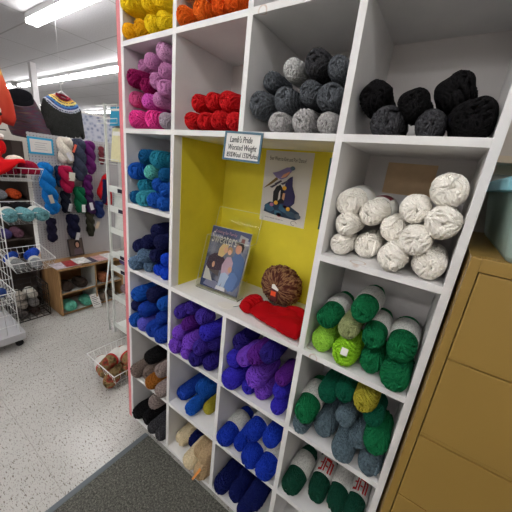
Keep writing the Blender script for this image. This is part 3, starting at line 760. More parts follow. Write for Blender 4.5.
# poster: parrot perched on penguins standing on yarn, on the back sheet
PY = DY-.0055
ps = empty('poster', (.677, PY, 1.385)); tag(ps, 'white poster of a parrot above penguins pinned to the yellow back sheet', 'poster')
def pf(u, v, d=0):   # u 0..1 left-right, v 0..1 bottom-top
    return (-.112+.226*u+.003*(1-v), -.0008*d, .002+.302*v)
MB().poly([pf(0, 0), pf(1, 0), pf(1, 1), pf(0, 1)], None, .0006, (0, 1, 0)).build('poster_sheet', plain('poster_paper', rgb(214, 210, 208), .5, .3), ps)
def art(name, c, pts, d, parent, fr): 
    return MB().poly([fr(x, y, d) for x, y in pts], None, .0004, (0, 1, 0)).build(name, plain('print_'+name.replace(' ', '_')+'%d%d%d' % c, rgb(*c), .55, .3), parent)
def blob(cx, cy, rx, ry, n=14, rot=0, jit=0, seed=1):
    r_ = random.Random(seed); out = []
    for i in range(n):
        a = 2*pi*i/n; k = 1+r_.uniform(-jit, jit); x = rx*cos(a)*k; y = ry*sin(a)*k
        out.append((cx+x*cos(rot)-y*sin(rot), cy+x*sin(rot)+y*cos(rot)))
    return out
art('yarn_print', (44, 66, 92), [(.08, .14), (.1, .24), (.2, .29), (.4, .3), (.66, .27), (.86, .2), (.9, .13), (.8, .09), (.5, .1), (.25, .12)], 1, ps, pf)
for n_, (cx, cy, rx, ry, c, sd) in enumerate(((.2, .2, .11, .05, (60, 102, 132), 2), (.52, .23, .11, .06, (58, 104, 138), 3), (.7, .16, .12, .045, (70, 96, 120), 4), (.42, .14, .1, .035, (66, 112, 142), 5), (.44, .125, .06, .03, (150, 56, 74), 6), (.56, .25, .05, .028, (150, 60, 84), 7), (.84, .15, .07, .035, (96, 110, 124), 8))):
    art('yarn_print', c, blob(cx, cy, rx, ry, 12, -.15, .12, sd), 2, ps, pf)
art('penguin_print', (24, 24, 34), [(.27, .3), (.26, .44), (.32, .52), (.40, .55), (.46, .5), (.46, .32), (.4, .26)], 3, ps, pf)
art('penguin_print', (48, 44, 92), [(.46, .28), (.5, .46), (.5, .6), (.58, .66), (.64, .68), (.66, .55), (.74, .42), (.74, .32), (.66, .26)], 3, ps, pf)
art('penguin_print', (30, 28, 40), [(.4, .28), (.42, .5), (.5, .5), (.52, .3)], 4, ps, pf)
art('penguin_print', (210, 204, 200), [(.385, .32), (.39, .44), (.42, .48), (.43, .36)], 5, ps, pf)
art('penguin_print', (200, 150, 120), [(.47, .36), (.48, .44), (.53, .44), (.52, .34)], 5, ps, pf)
for cx, cy in ((.5, .51), (.35, .29), (.63, .23)): art('foot_print', (228, 172, 62), blob(cx, cy, .045, .03, 10), 6, ps, pf)
art('foot_print', (172, 110, 150), blob(.26, .255, .045, .028, 10), 6, ps, pf)
art('parrot_print', (120, 96, 60), [(.03, .47), (.07, .5), (.3, .65), (.34, .62), (.2, .54)], 4, ps, pf)
art('parrot_print', (132, 120, 172), [(.2, .7), (.34, .73), (.5, .79), (.6, .8), (.62, .76), (.52, .66), (.4, .62), (.3, .64)], 5, ps, pf)
art('parrot_print', (212, 150, 118), [(.4, .64), (.5, .66), (.58, .72), (.56, .74), (.44, .69)], 6, ps, pf)
art('parrot_print', (90, 110, 130), blob(.62, .785, .05, .028, 12), 6, ps, pf)
for k_, (u_, v_) in enumerate(((.17, .5), (.27, .555), (.4, .56))): art('wing_print', (70, 66, 84), [(u_, v_), (u_+.14, v_+.06), (u_+.16, v_+.04), (u_+.06, v_-.01)], 6, ps, pf)
text_mesh('poster_title', 'Ever Want to Knit and Purl Dance?', .0225, lambda a, b, c: pf(.10+a/.226, .875+b/.302-a*.05, 2), INK, ps, xs=.54)
text_mesh('poster_caption', 'knit two together and carry on', .0085, lambda a, b, c: pf(.12+a/.226, .055+b/.302-a*.1, 2), INK, ps, xs=.9)
lg = MB(); lg.tube([pf(.78+.06*cos(a), .045+.03*sin(a), 2) for a in [i*.5 for i in range(11)]], .0008, 6); lg.build('poster_logo', INK, ps)

# acrylic stand with magazine
AC = NT('clear_acrylic', .05, .5); AC.color((.97, .98, .95)); AC.b.inputs['Transmission Weight'].default_value = 1.0; AC.b.inputs['IOR'].default_value = 1.1; AC.b.inputs['Roughness'].default_value = .02; AC = AC.m
AE = plain('acrylic_edge', rgb(206, 214, 196), .15, .6)
zs = ZR['d']+h
st = empty('magazine_stand', (.40, .088, zs), (0, 0, radians(3.5))); tag(st, 'clear acrylic magazine stand on the yellow cubby shelf', 'stand')
def sf(a, b, c): return (a, c+b*.26, .004+b*.965)     # a across, b up along the leaning face, c depth behind
W = .236
def slab(mb, a0, a1, b0, b1, c0, c1):
    vs = [mb.bm.verts.new(sf(a, b, c)) for a in (a0, a1) for b in (b0, b1) for c in (c0, c1)]
    for q in ((0, 1, 3, 2), (4, 6, 7, 5), (0, 4, 5, 1), (2, 3, 7, 6), (0, 2, 6, 4), (1, 5, 7, 3)): mb.bm.faces.new([vs[i] for i in q])
mb = MB(); slab(mb, 0, W, 0, .245, 0, .0022); mb.build('front_panel', AC, st)
mb = MB(); slab(mb, 0.0, W, 0, .375, .045, .0472); mb.build('back_panel', AC, st)
for a in (0, W-.0022):
    mb = MB(); slab(mb, a, a+.0022, 0, .245, .0025, .0447); mb.build('side_panel', AC, st)
mb = MB(); slab(mb, 0.0, W, -.003, -.0005, .0, .047); mb.build('base_panel', AC, st)
mb = MB()
for a in (0.0, W): mb.tube([sf(a, 0, 0), sf(a, .245, 0)], .0009, 6)
mb.tube([sf(0, .0, 0), sf(W, .0, 0)], .0012, 6); mb.tube([sf(0, .245, 0), sf(W, .245, 0)], .0009, 6)
mb.tube([sf(0.0, .375, .046), sf(W, .375, .046)], .0009, 6)
for a in (0, W): mb.tube([sf(a, .245, 0), sf(a, .247, .045), sf(a, .375, .046)], .0009, 6)
mb.build('polished_edges', AE, st)
mg = empty('knitting_magazine', st.location, st.rotation_euler); tag(mg, 'sweater magazine with a family of three on its cover in the clear stand', 'magazine')
def mf(u, v, d=0): return sf(.012+.212*u, .008+.282*v, .0125-.0005*d-.0)
mb = MB(); slab(mb, .012, .224, .008, .290, .0128, .018); mb.build('pages', PAPER, mg)
def mart(name, c, pts, d): return MB().poly([mf(x, y, d) for x, y in pts], None, .0003, (0, 1, 0)).build(name, plain('cover_%d_%d_%d' % c, rgb(*c), .35, .4), mg)
tcov = NT('cover_backdrop', .3, .4); nn = tcov.node('ShaderNodeTexNoise', i_Scale=18.0, i_Detail=4.0); tcov.link(tcov.coord(), nn.inputs['Vector'])
tcov.color(tcov.ramp(nn.outputs['Fac'], [(.35, rgb(58, 64, 84)), (.5, rgb(104, 108, 128)), (.7, rgb(150, 146, 158))]))
MB().poly([mf(0, 0, .2), mf(1, 0, .2), mf(1, 1, .2), mf(0, 1, .2)], None, .0002, (0, 1, 0)).build('cover', tcov.m, mg)
mart('header_strip', (52, 60, 92), [(0, .88), (1, .88), (1, 1), (0, 1)], 1)
mart('cover_corner', (34, 50, 96), [(0, 0), (.55, 0), (.5, .13), (0, .2)], 1)
mart('knitted_throw', (126, 128, 158), [(.08, .03), (.45, .01), (.55, .09), (.4, .14), (.14, .12)], 1.3)
mart('box', (84, 76, 76), [(.06, .3), (.42, .22), (.42, .38), (.1, .42)], 1.2)
mart('box', (196, 194, 190), [(.04, .12), (.3, .12), (.12, .33), (.06, .33)], 1.4)
mart('woman', (62, 40, 62), [(.05, .36), (.08, .5), (.2, .57), (.36, .6), (.52, .5), (.52, .34), (.3, .3), (.12, .3)], 2)
mart('woman_hair', (206, 176, 124), [(.3, .55), (.3, .66), (.36, .74), (.46, .77), (.52, .74), (.5, .62), (.42, .54)], 2.5)
mart('woman_face', (214, 164, 134), blob(.475, .665, .055, .05), 3)
mart('hand', (208, 156, 128), blob(.24, .39, .035, .05), 3)
mart('man', (74, 100, 148), [(.68, .22), (.62, .4), (.66, .56), (.72, .66), (.82, .68), (.96, .6), (1.0, .44), (.98, .2), (.86, .06), (.72, .06), (.66, .14)], 2)
mart('jeans', (92, 122, 178), [(.62, .1), (.64, .32), (.8, .36), (.92, .28), (.86, .1), (.76, .04)], 2.4)
mart('man_hair', (46, 34, 32), [(.68, .78), (.7, .84), (.84, .84), (.9, .78), (.88, .68), (.82, .74), (.72, .76)], 2.5)
mart('man_face', (206, 148, 120), blob(.78, .725, .075, .075), 3)
mart('man_hair', (46, 34, 32), [(.69, .78), (.71, .83), (.84, .83), (.89, .77), (.8, .79)], 3.4)
mart('man_hand', (208, 156, 128), blob(.68, .38, .05, .05), 3.6)
mart('child', (188, 158, 178), [(.48, .28), (.46, .42), (.54, .56), (.64, .58), (.72, .5), (.72, .36), (.66, .28)], 3.2)
mart('child_jeans', (172, 188, 216), [(.46, .06), (.48, .28), (.58, .32), (.7, .28), (.66, .2), (.62, .06), (.54, .06), (.56, .16), (.5, .06)], 3.3)
mart('child_shoes', (216, 214, 220), [(.42, .02), (.44, .08), (.66, .08), (.68, .02)], 3.6)
mart('child_hair', (176, 136, 92), blob(.585, .67, .065, .06), 3.5)
mart('child_face', (224, 176, 150), blob(.585, .645, .048, .042), 4)
mart('inset_photo', (150, 150, 148), [(.72, .76), (.93, .74), (.95, .92), (.75, .95)], 1.5)
mart('inset_photo', (110, 60, 54), [(.78, .78), (.88, .78), (.88, .9), (.8, .9)], 1.9)
text_mesh('cover_title', 'Sweaters', .072, lambda a, b, c: mf(.045+a/.212, .745+b/.282, 3), plain('title_white', rgb(226, 222, 214), .4), mg, xs=.53)
text_mesh('cover_subtitle', 'Knitting for Family', .02, lambda a, b, c: mf(.1+a/.212, .905+b/.282, 3), plain('title_pink', rgb(196, 150, 160), .4), mg, xs=.8)

# brown hank of yarn
BR = NT('brown_variegated', .9, .1); sp_ = BR.node('ShaderNodeSeparateXYZ'); BR.link(BR.coord(), sp_.inputs[0]); zz_ = BR.math('SUBTRACT', sp_.outputs[2], .089)
an_ = BR.math('ARCTAN2', zz_, sp_.outputs[0]); ra_ = BR.math('SQRT', BR.math('ADD', BR.math('POWER', sp_.outputs[0], 2.), BR.math('POWER', zz_, 2.)))
cx_ = BR.node('ShaderNodeCombineXYZ'); BR.link(BR.math('MULTIPLY', an_, 7.), cx_.inputs[0]); BR.link(BR.math('MULTIPLY', ra_, 34.), cx_.inputs[1]); BR.link(BR.math('MULTIPLY', sp_.outputs[1], 60.), cx_.inputs[2])
n1 = BR.node('ShaderNodeTexNoise', i_Scale=1.0, i_Detail=3.0); BR.link(cx_.outputs[0], n1.inputs['Vector'])
BR.color(BR.ramp(n1.outputs['Fac'], [(.36, rgb(70, 36, 30)), (.48, rgb(96, 58, 48)), (.60, rgb(150, 116, 82)), (.68, rgb(90, 50, 42))])); BR = BR.m
hk = empty('yarn_ball', (.772, .225, zs)); tag(hk, 'brown variegated ball of yarn with orange sticker in the yellow cubby', 'yarn')
mb = MB(); rnd = random.Random(4)
NS = 46
for k in range(NS):      # strands fan out from the wrapper at the middle like a bow
    a = 2*pi*k/NS; pts = []
    rx = .088+.006*rnd.random(); rz = .082+.006*rnd.random()
    for j in range(9):
        t = j/8; rr_ = .014+(1-.14)*t
        dep = .048*sqrt(max(0, 1-(t)**2.6))+.0; pts.append((rx*t*cos(a+.25*sin(3*t)), -dep, .089+rz*t*sin(a+.25*sin(3*t))))
    for j in range(7, -1, -1):
        t = j/8; dep = .048*sqrt(max(0, 1-(t)**2.6)); pts.append((rx*t*cos(a+.05), dep, .089+rz*t*sin(a+.05)))
    mb.tube(pts, .0062, 6, rr=[.0045]+[.0068]*(len(pts)-2)+[.0045])
mb.build('yarn', BR, hk)
MB().box(-.018, .016, -.0585, -.05, .035, .095, bev=.004).build('paper_label', plain('label_maroon', rgb(92, 42, 44), .5), hk)
MB().box(-.014, .009, -.0600, -.0588, .058, .079).build('price_sticker', plain('orange_sticker', rgb(244, 92, 52), .5), hk)
MB().poly([(-.012, -.0600, .092), (.018, -.0600, .086), (.02, -.0600, .094), (-.002, -.0600, .112), (-.012, -.0600, .108)], None, .001, (0, -1, 0)).build('barcode_label', PAPER, hk)

# red knitted mitten
KR = NT('red_knit', .9, .1); vv = KR.coord(); wv = KR.node('ShaderNodeTexWave', i_Scale=95.0, i_Distortion=.6, bands_direction='X'); KR.link(vv, wv.inputs['Vector'])
wv2 = KR.node('ShaderNodeTexWave', i_Scale=80.0, i_Distortion=.6, bands_direction='Y'); KR.link(vv, wv2.inputs['Vector'])
KR.color(rgb(170, 8, 18)); KR.bump(KR.math('MULTIPLY', wv.outputs['Fac'], wv2.outputs['Fac']), .5, .002); KR = KR.m
mt = empty('knitted_mitten', (.70, .09, zs), (0, 0, 0)); tag(mt, 'bright red knitted mitten lying at the right front of the yellow cubby', 'mitten')
def fl(a, b, hh): return (a, b, .019+hh)
pillow_obj('mitten_body', [(.035, -.045), (.10, -.060), (.18, -.078), (.235, -.085), (.266, -.080), (.270, -.02), (.262, .03), (.205, .075), (.14, .078), (.075, .07), (.035, .06)], .026, .05, .012, fl, KR, mt, wob=.012, back=.68)
pillow_obj('thumb', [(.13, .055), (.15, .096), (.2, .105), (.25, .075), (.262, .045), (.22, .03)], .019, .03, .010, lambda a, b, hh: (a, b, .030+hh), KR, mt, wob=.003, back=.6)
cf = pillow_obj('ribbed_cuff', [(-.030, -.005), (-.018, -.035), (.01, -.055), (.042, -.052), (.05, 0), (.045, .065), (.0, .075), (-.03, .05)], .030, .035, .007, lambda a, b, hh: (a, b, .020+hh*(1+.3*sin(b*300))), KR, mt, wob=.004, back=.6)
tg = empty('paper_tag', (.625, .045, zs)); tag(tg, 'oval white paper tag tied to the red mitten', 'tag')
MB().poly([(.036*cos(a)-.004, .028*sin(a), .0012) for a in [2*pi*i/20 for i in range(20)]], None, .0008, (0, 0, 1)).build('tag_card', PAPER, tg)
MB().tube([(.028, .01, .003), (.04, .022, .006), (.052, .028, .011)], .0012, 6).build('thread', plain('green_thread', rgb(40, 84, 84), .7), tg)
# framed card against the right side of the yellow cubby
fg = empty('framed_card', (.974, .02, 1.40)); tag(fg, 'dark green framed card on the right wall of the yellow cubby', 'frame')
MB().box(-.0035, -.0005, -.006, .04, 0, .2).build('frame', plain('green_frame', rgb(16, 72, 54), .4), fg); MB().box(-.0042, -.0036, .002, .034, .01, .19).build('card', PAPER, fg)
fg.location = (.9745, .012, 1.455)
tag(MB().box(1.065, 1.212, DY-.0035, DY-.0005, 1.575, 1.676).build('cardboard_patch', CARD), 'tan cardboard rectangle on the back of the white yarn cubby', 'cardboard')

# ------------------------------------------------------------------ filing cabinet and what stands on it
TAN = plain('cabinet_tan', rgb(152, 122, 62), .42, .35, var=.02, nscale=5)
TAND = plain('cabinet_gap', rgb(40, 26, 12), .6, .2)
fc = empty('filing_cabinet', (1.565, .2, 0)); tag(fc, 'tan metal filing cabinet right of the cubby shelf', 'cabinet')
def cb(x0, x1, y0, y1, z0, z1, name, m, bev=0, par=None): return MB().box(x0-1.565, x1-1.565, y0-.2, y1-.2, z0, z1, bev=bev).build(name, m, par or fc)
CX0, CX1, CY = 1.333, 1.873, -.05
body = MB()
body.box(CX0-1.565, CX1-1.565, CY+.022-.2, .47-.2, .0, 1.479)
body.box(CX0-1.565, CX0+.0195-1.565, CY-.2, CY+.021-.2, 0, 1.479, bev=.003); body.box(CX1-.0195-1.565, CX1-1.565, CY-.2, CY+.021-.2, 0, 1.479, bev=.003)
body.box(CX0+.019-1.565, CX1-.019-1.565, CY-.2, CY+.021-.2, 1.4495, 1.479, bev=.003)
body.box(CX0+.019-1.565, CX1-.019-1.565, CY-.2, CY+.021-.2, .0, .095)
body.build('cabinet_body', TAN, fc)
dz = [(1.2375, 1.4475), (1.0185, 1.2345), (.797, 1.004), (.576, .794), (.355, .573), (.1, .352)]
for k, (z0, z1) in enumerate(dz):
    dr = cb(CX0+.0215, CX1-.0215, CY+.0005, CY+.0205, z0, z1, 'drawer', TAN, .003)
    hd = MB().tube([(.0-1.565+1.572, CY-.2, z1-.06), (.0-1.565+1.572, CY-.225, z1-.06), (1.64-1.565, CY-.225, z1-.06), (1.64-1.565, CY-.2, z1-.06)], .005, 8).build('handle', plain('chrome', rgb(190, 190, 190), .25, .5, 1), fc)
    hd.parent = dr
cb(CX0+.0215, CX1-.0215, CY+.004, CY+.0205, 1.0065, 1.0165, 'rail', TAN, .002)
# plastic tub with blue lid
TB = NT('tub_plastic', .25, .4); TB.color(rgb(216, 238, 230)); TB.b.inputs['Transmission Weight'].default_value = .55; TB.b.inputs['Roughness'].default_value = .5; TB.b.inputs['IOR'].default_value = 1.1; TB = TB.m
LID = plain('lid_teal', rgb(140, 206, 222), .35, .4)
tb = empty('storage_tub', (1.588, .205, 1.479)); tag(tb, 'translucent green plastic storage tub with blue lid on the filing cabinet', 'tub')
def rr_rect(hx, hy, r, z, n=5):
    o_ = []
    for cx, cy, a0 in ((hx-r, hy-r, 0), (-hx+r, hy-r, pi/2), (-hx+r, -hy+r, pi), (hx-r, -hy+r, 3*pi/2)):
        for i in range(n+1): a = a0+pi/2*i/n; o_.append((cx+r*cos(a), cy+r*sin(a), z))
    return o_
def loft(mb, rings, cap0=True, cap1=True, m=None):
    R_ = [[mb.bm.verts.new(p) for p in r] for r in rings]
    for A, B in zip(R_, R_[1:]):
        for j in range(len(A)): mb.bm.faces.new((A[j], A[(j+1) % len(A)], B[(j+1) % len(A)], B[j]))
    if cap0: mb.bm.faces.new(R_[0][::-1])
    if cap1: mb.bm.faces.new(R_[-1])
    return mb
loft(MB(), [rr_rect(.195, .25, .03, 0), rr_rect(.2, .255, .03, .01), rr_rect(.222, .272, .03, .140), rr_rect(.219, .269, .03, .140), rr_rect(.197, .252, .03, .012), rr_rect(.192, .247, .03, .004)]).build('tub_body', TB, tb)
loft(MB(), [rr_rect(.236, .285, .035, .136), rr_rect(.240, .289, .035, .138), rr_rect(.241, .290, .035, .158), rr_rect(.232, .281, .03, .166), rr_rect(.226, .275, .03, .162), rr_rect(.2, .25, .03, .164)]).build('tub_lid', LID, tb)
MB().box(-.15, .15, -.2, .18, .006, .09, bev=.02).build('fabric_inside', plain('fabric_green', rgb(150, 168, 150), .8, var=.2, nscale=20), tb)
# stack of papers and envelopes on the lid, shelf board above, wall standard
pk = empty('paper_stack', (1.50, .25, 1.644)); tag(pk, 'tan stack of patterns and envelopes lying on the blue tub lid', 'papers')
rnd = random.Random(9)
for k in range(6):
    dx, dy = rnd.uniform(-.008, .008), rnd.uniform(-.01, .01)
    o = MB().box(-.10+dx, .12+dx, -.12+dy, .14+dy, k*.0062, k*.0062+.0055).build('envelope', plain('envelope_%d' % (k % 3), [rgb(196, 160, 122), rgb(222, 206, 180), rgb(150, 108, 78)][k % 3], .7), pk); o.rotation_euler = (0, 0, rnd.uniform(-.05, .05))
ws = empty('wall_shelf', (2.0, .36, 1.705)); tag(ws, 'cream painted wall shelf above the storage tub', 'shelf')
MB().box(-.66, .9, .04, .138, 0, .02).build('shelf_board', plain('cream_board', rgb(214, 200, 176), .6), ws)
MB().box(-.66, .9, .125, .138, -.03, -.001).build('support_rail', plain('cream_board', rgb(214, 200, 176), .6), ws)
wsd = MB().box(1.338, 1.358, .485, .499, 1.49, 1.69)
for k in range(5): wsd.box(1.344, 1.353, .483, .486, 1.50+k*.038, 1.526+k*.038, DWIRE)
o = wsd.build('wall_standard'); o.data.materials.clear(); o.data.materials.append(WHITE); o.data.materials.append(DWIRE)
for p in o.data.polygons: p.material_index = 1 if (max(o.data.vertices[v].co.y for v in p.vertices) < .4865) else 0
tag(o, 'slotted shelf standard on the wall beside the cubby shelf', 'bracket')
# ------------------------------------------------------------------ low wooden cubby (two back to back)
WOOD = NT('oak_veneer', .5, .3); vv = WOOD.coord('Object', (6, 6, 1)); nw = WOOD.node('ShaderNodeTexNoise', i_Scale=8.0, i_Detail=6.0); WOOD.link(vv, nw.inputs['Vector'])
WOOD.color(WOOD.ramp(nw.outputs['Fac'], [(.3, rgb(150, 112, 72)), (.7, rgb(182, 144, 98))])); WOOD = WOOD.m
WD2 = plain('brown_veneer', rgb(136, 96, 62), .55, .3, var=.06)
INNER = plain('cubby_inner_white', rgb(206, 208, 204), .5)
def wood_cubby(x0, x1, y0, y1, mid, label, doors):
    e = empty('low_cubby', ((x0+x1)/2, (y0+y1)/2, 0)); tag(e, label, 'cubby')
    cx, cy = (x0+x1)/2, (y0+y1)/2
    def B(a, b, c, d, z0, z1, n, m): MB().box(a-cx, b-cx, c-cy, d-cy, z0, z1, bev=.001).build(n, m, e)
    t = .016
    B(x0, x1, y0, y0+t, 0, .475, 'side_panel', WD2 if not doors else WOOD); B(x0, x1, y1-t, y1, 0, .475, 'side_panel', WOOD)
    B(x0-.002, x1+.004, y0-.004, y1+.004, .475, .492, 'top_board', WOOD)
    if doors:
        B(x0, x0+.006, y0+t, y1-t, .02, .475, 'back_panel', WD2)
        for z in (.012, .225): B(x0+.006, x1-.004, y0+t, y1-t, z, z+.014, 'shelf_board', INNER)
        for z in (.011, .224): B(x1-.0038, x1, y0+t, y1-t, z-.001, z+.016, 'board_edge', WOOD)
        B(x0+.006, x1-.004, mid-.006, mid+.006, .026, .475, 'divider', INNER); B(x1-.004, x1, mid-.007, mid+.007, .026, .475, 'divider_edge', WOOD)
    else: B(x0, x0+.01, y0+t, y1-t, .0, .475, 'back_panel', WD2)
    return e
wood_cubby(-1.925, -1.60, .255, .90, .60, 'low oak open cubby on the floor under the white pegboard', True)
wood_cubby(-2.27, -1.930, .262, .90, .60, 'darker brown low unit backing onto the oak cubby', False)
BALLM = [skein_mesh('ball_%d' % i, .115, 71+i, lump=.004) for i in range(2)]
def ball(k, c, x, y, zb, R, label, group=None, sx=1., rz=pi/2):
    o = mkobj('yarn_ball', BALLM[k % 2], None, (x, y, zb), (0, 0, rz)); o.scale = (R/R0*sx, R/R0, R/R0*.85); setmat(o, yarn_mat('ball_%d_%d_%d' % c, rgb(*c), .3)); tag(o, label, 'yarn', group); return o
ball(0, (60, 48, 42), -1.68, .335, .239, .058, 'dark brown yarn ball in the upper left of the oak cubby', sx=1.)
ball(1, (56, 46, 40), -1.69, .475, .239, .060, 'dark brown yarn ball in the upper middle of the oak cubby', sx=1.)
ball(0, (104, 186, 162), -1.66, .345, .026, .056, 'mint green yarn ball at the bottom left of the oak cubby', sx=1.1)
ball(1, (98, 180, 156), -1.67, .515, .026, .056, 'mint green yarn ball at the bottom middle of the oak cubby', sx=1.1)
ball(0, (150, 92, 62), -1.67, .70, .239, .062, 'rusty brown yarn ball in the upper right of the oak cubby')
ball(1, (128, 112, 98), -1.66, .675, .026, .052, 'grey brown yarn ball at the bottom right of the oak cubby')
ball(0, (108, 92, 80), -1.66, .79, .026, .045, 'small brown yarn ball at the far right bottom of the oak cubby')
ball(1, (86, 58, 50), -1.74, .80, .239, .05, 'dark red brown yarn ball behind the rusty one in the oak cubby')
nt = MB().box(-.045, .045, -.0005, .0005, 0, .155); 
for i in range(6): nt.box(-.034, .03-.01*(i % 3), -.0012, -.0006, .03+i*.019, .035+i*.019, INK)
o = nt.build('paper_note', None, None, (-1.545, .575, .006), rot=(-.50, 0, pi/2+.05)); o.data.materials.clear(); o.data.materials.append(PAPER); o.data.materials.append(INK)
for i, p in enumerate(o.data.polygons): p.material_index = 0 if i < 6 else 1
tag(o, 'white written paper note leaning on the front of the oak cubby', 'paper')

# ------------------------------------------------------------------ pegboard
def peg_mat():
    t = NT('pegboard', .6, .3); tc = t.node('ShaderNodeTexCoord'); sp = t.node('ShaderNodeSeparateXYZ'); t.link(tc.outputs['Object'], sp.inputs[0])
    def fr(ax): 
        a = t.math('FRACT', t.math('DIVIDE', t.math('ADD', sp.outputs[ax], 10.), .0254)); return t.math('POWER', t.math('SUBTRACT', a, .5), 2.)
    d = t.math('SQRT', t.math('ADD', fr(1), fr(2))); hole = t.math('LESS_THAN', d, .15)
    t.color(t.mix(hole, rgb(188, 187, 190), rgb(70, 68, 70))); return t.m
PEG = peg_mat()
pb = empty('pegboard_panel', (-1.935, .66, .492)); tag(pb, 'white pegboard panel standing behind the hanging yarn hanks', 'pegboard')
MB().box(-.006, .006, -.41, .42, 0, 1.215).build('board', PEG, pb)
MB().box(-.012, .012, .42, .445, -.49, 1.24).build('upright', WHITE, pb)
HOOK = WIRE
def hook(y, z): 
    o = MB().tube([(-.034, 0, .01), (-.03, 0, 0), (.055, 0, 0), (.06, 0, .012)], .0022, 6).build('peg_hook', HOOK, pb); o.location = (.036, y-.66, z-.492)
# card with blue border on the pegboard
cdn = empty('price_card', (-1.924, .347, 1.53)); tag(cdn, 'white card with bright blue border at the upper left of the pegboard', 'sign')
MB().box(-.003, .0, -.098, .1, -.005, .14).build('border', plain('card_blue', rgb(52, 168, 214), .5), cdn)
MB().box(.0005, .0015, -.082, .084, .012, .122).build('card', PAPER, cdn)
lb = MB()
for i in range(4): lb.box(.0017, .0021, -.05+.008*(i % 2), .05-.01*(i % 3), .036+i*.019, .039+i*.019)
lb.build('writing', plain('pencil_grey', rgb(150, 150, 160), .6), cdn)

def hank_mesh(name, L, R, turns, seed, rope=.62):
    """a twisted hank: two fat strands wound round each other, closed loop at the top"""
    rnd = random.Random(seed); mb = MB(); r = R*rope
    for s in (0, 1):
        pts = []; rr = []; n = 40
        for i in range(n+1):
            t = i/n; a = turns*2*pi*t+pi*s; ta = min(1, t/.10, (1-t)/.14)
            off = (R-r)*(.25+.75*ta); rad = r*(.45+.55*sqrt(max(0, ta)))*(1+.06*sin(i*2.1+seed))
            pts.append((off*cos(a), off*sin(a), -L*t)); rr.append(rad)
        mb.tube(pts, r, 14, rr=rr)
    return mb
def hang_hank(y, z0, z1, R, c, label, name='yarn_hank', x=-1.888, turns=None, seed=0, tagc=None, het=.25, tilt=0, group='twisted hanks hanging on the pegboard', tagpos=.6, tw=1.):
    R *= 1.22; L = z0-z1-.012
    e = empty(name, (x, y, z1)); tag(e, label, 'yarn', group); e.rotation_euler = (tilt, 0, 0)
    t = turns or L/(R*3.7)
    m = hank_mesh('strands', L, R, t, seed).build('strands', yarn_mat('hank_%d_%d_%d' % c, rgb(*c), het), e, (0, 0, L+.006), smooth=True)
    MB().tube([(0, .004, L-.004), (-.0, .010, L+.012), (0, 0, L+.02), (0, -.01, L+.012), (0, -.004, L-.004)], .0022, 6).build('hanging_loop', yarn_mat('hank_%d_%d_%d' % c, rgb(*c), het), e)
    if tagc:
        MB().box(R*.98, R*.98+.001, -.017*tw, .017*tw, L*(1-tagpos)-.06, L*(1-tagpos)+.02).build('paper_tag', plain('tag_paper%d%d%d' % tagc, rgb(*tagc), .6), e, rot=(random.Random(seed).uniform(-.5, .5), 0, 0))
    hook(y, z0+.006)
    return e
hang_hank(.532, 1.695, 1.468, .056, (222, 216, 204), 'cream twisted hank at the top of the pegboard', seed=1, tagc=(236, 110, 84), tagpos=.2, tw=.6)
hang_hank(.650, 1.705, 1.30, .056, (58, 64, 84), 'slate navy twisted hank right of the cream one', seed=2, tagc=(216, 214, 220), tagpos=.3, het=.5)
hang_hank(.755, 1.70, 1.37, .046, (104, 34, 104), 'upper purple twisted hank near the pegboard right edge', seed=3)
hang_hank(.705, 1.37, 1.16, .042, (88, 26, 92), 'lower purple twisted hank below the other purple one', seed=4, x=-1.875)
hang_hank(.375, 1.462, .975, .055, (22, 120, 200), 'long bright blue twisted hank at the pegboard left', seed=5, tagc=(220, 214, 200), tagpos=.62, tilt=.09, x=-1.868)
hang_hank(.458, 1.44, 1.23, .026, (30, 60, 92), 'thin teal navy hank squeezed beside the crimson one', seed=6, x=-1.9)
hang_hank(.516, 1.44, 1.185, .050, (176, 24, 70), 'crimson twisted hank in the middle of the pegboard', seed=7, tagc=(226, 222, 210), tagpos=.25, tilt=.06, x=-1.862, tw=1.6)
hang_hank(.495, 1.20, .975, .038, (30, 32, 46), 'near black hank below the crimson one', seed=8, tagc=(190, 190, 194), tagpos=.6)
hang_hank(.63, 1.24, .968, .048, (16, 106, 70), 'green twisted hank below the slate navy one', seed=9, tagc=(222, 222, 224), tagpos=.7)
hang_hank(.735, 1.20, .945, .044, (58, 30, 74), 'dark plum hank right of the green one', seed=10, tagc=(222, 222, 228), tagpos=.5, tilt=.12)
hang_hank(.83, 1.09, .90, .040, (36, 52, 104), 'navy blue hank under the red and navy mitten', seed=11, tilt=.1)
hang_hank(.347, .942, .69, .036, (30, 26, 50), 'black violet hank low on the pegboard left', seed=12, x=-1.885)
hang_hank(.54, .962, .70, .050, (26, 26, 54), 'midnight blue hank low in the middle of the pegboard', seed=13, tagc=(200, 200, 204), tagpos=.75, x=-1.88)
hang_hank(.715, .985, .70, .036, (50, 50, 38), 'dark olive hank low at the pegboard right', seed=14, tagc=(226, 206, 180), tagpos=.4, het=.6)
hang_hank(.875, 1.665, 1.475, .024, (120, 52, 60), 'small dusky red hank at the upper right pegboard corner', seed=15, het=.5)
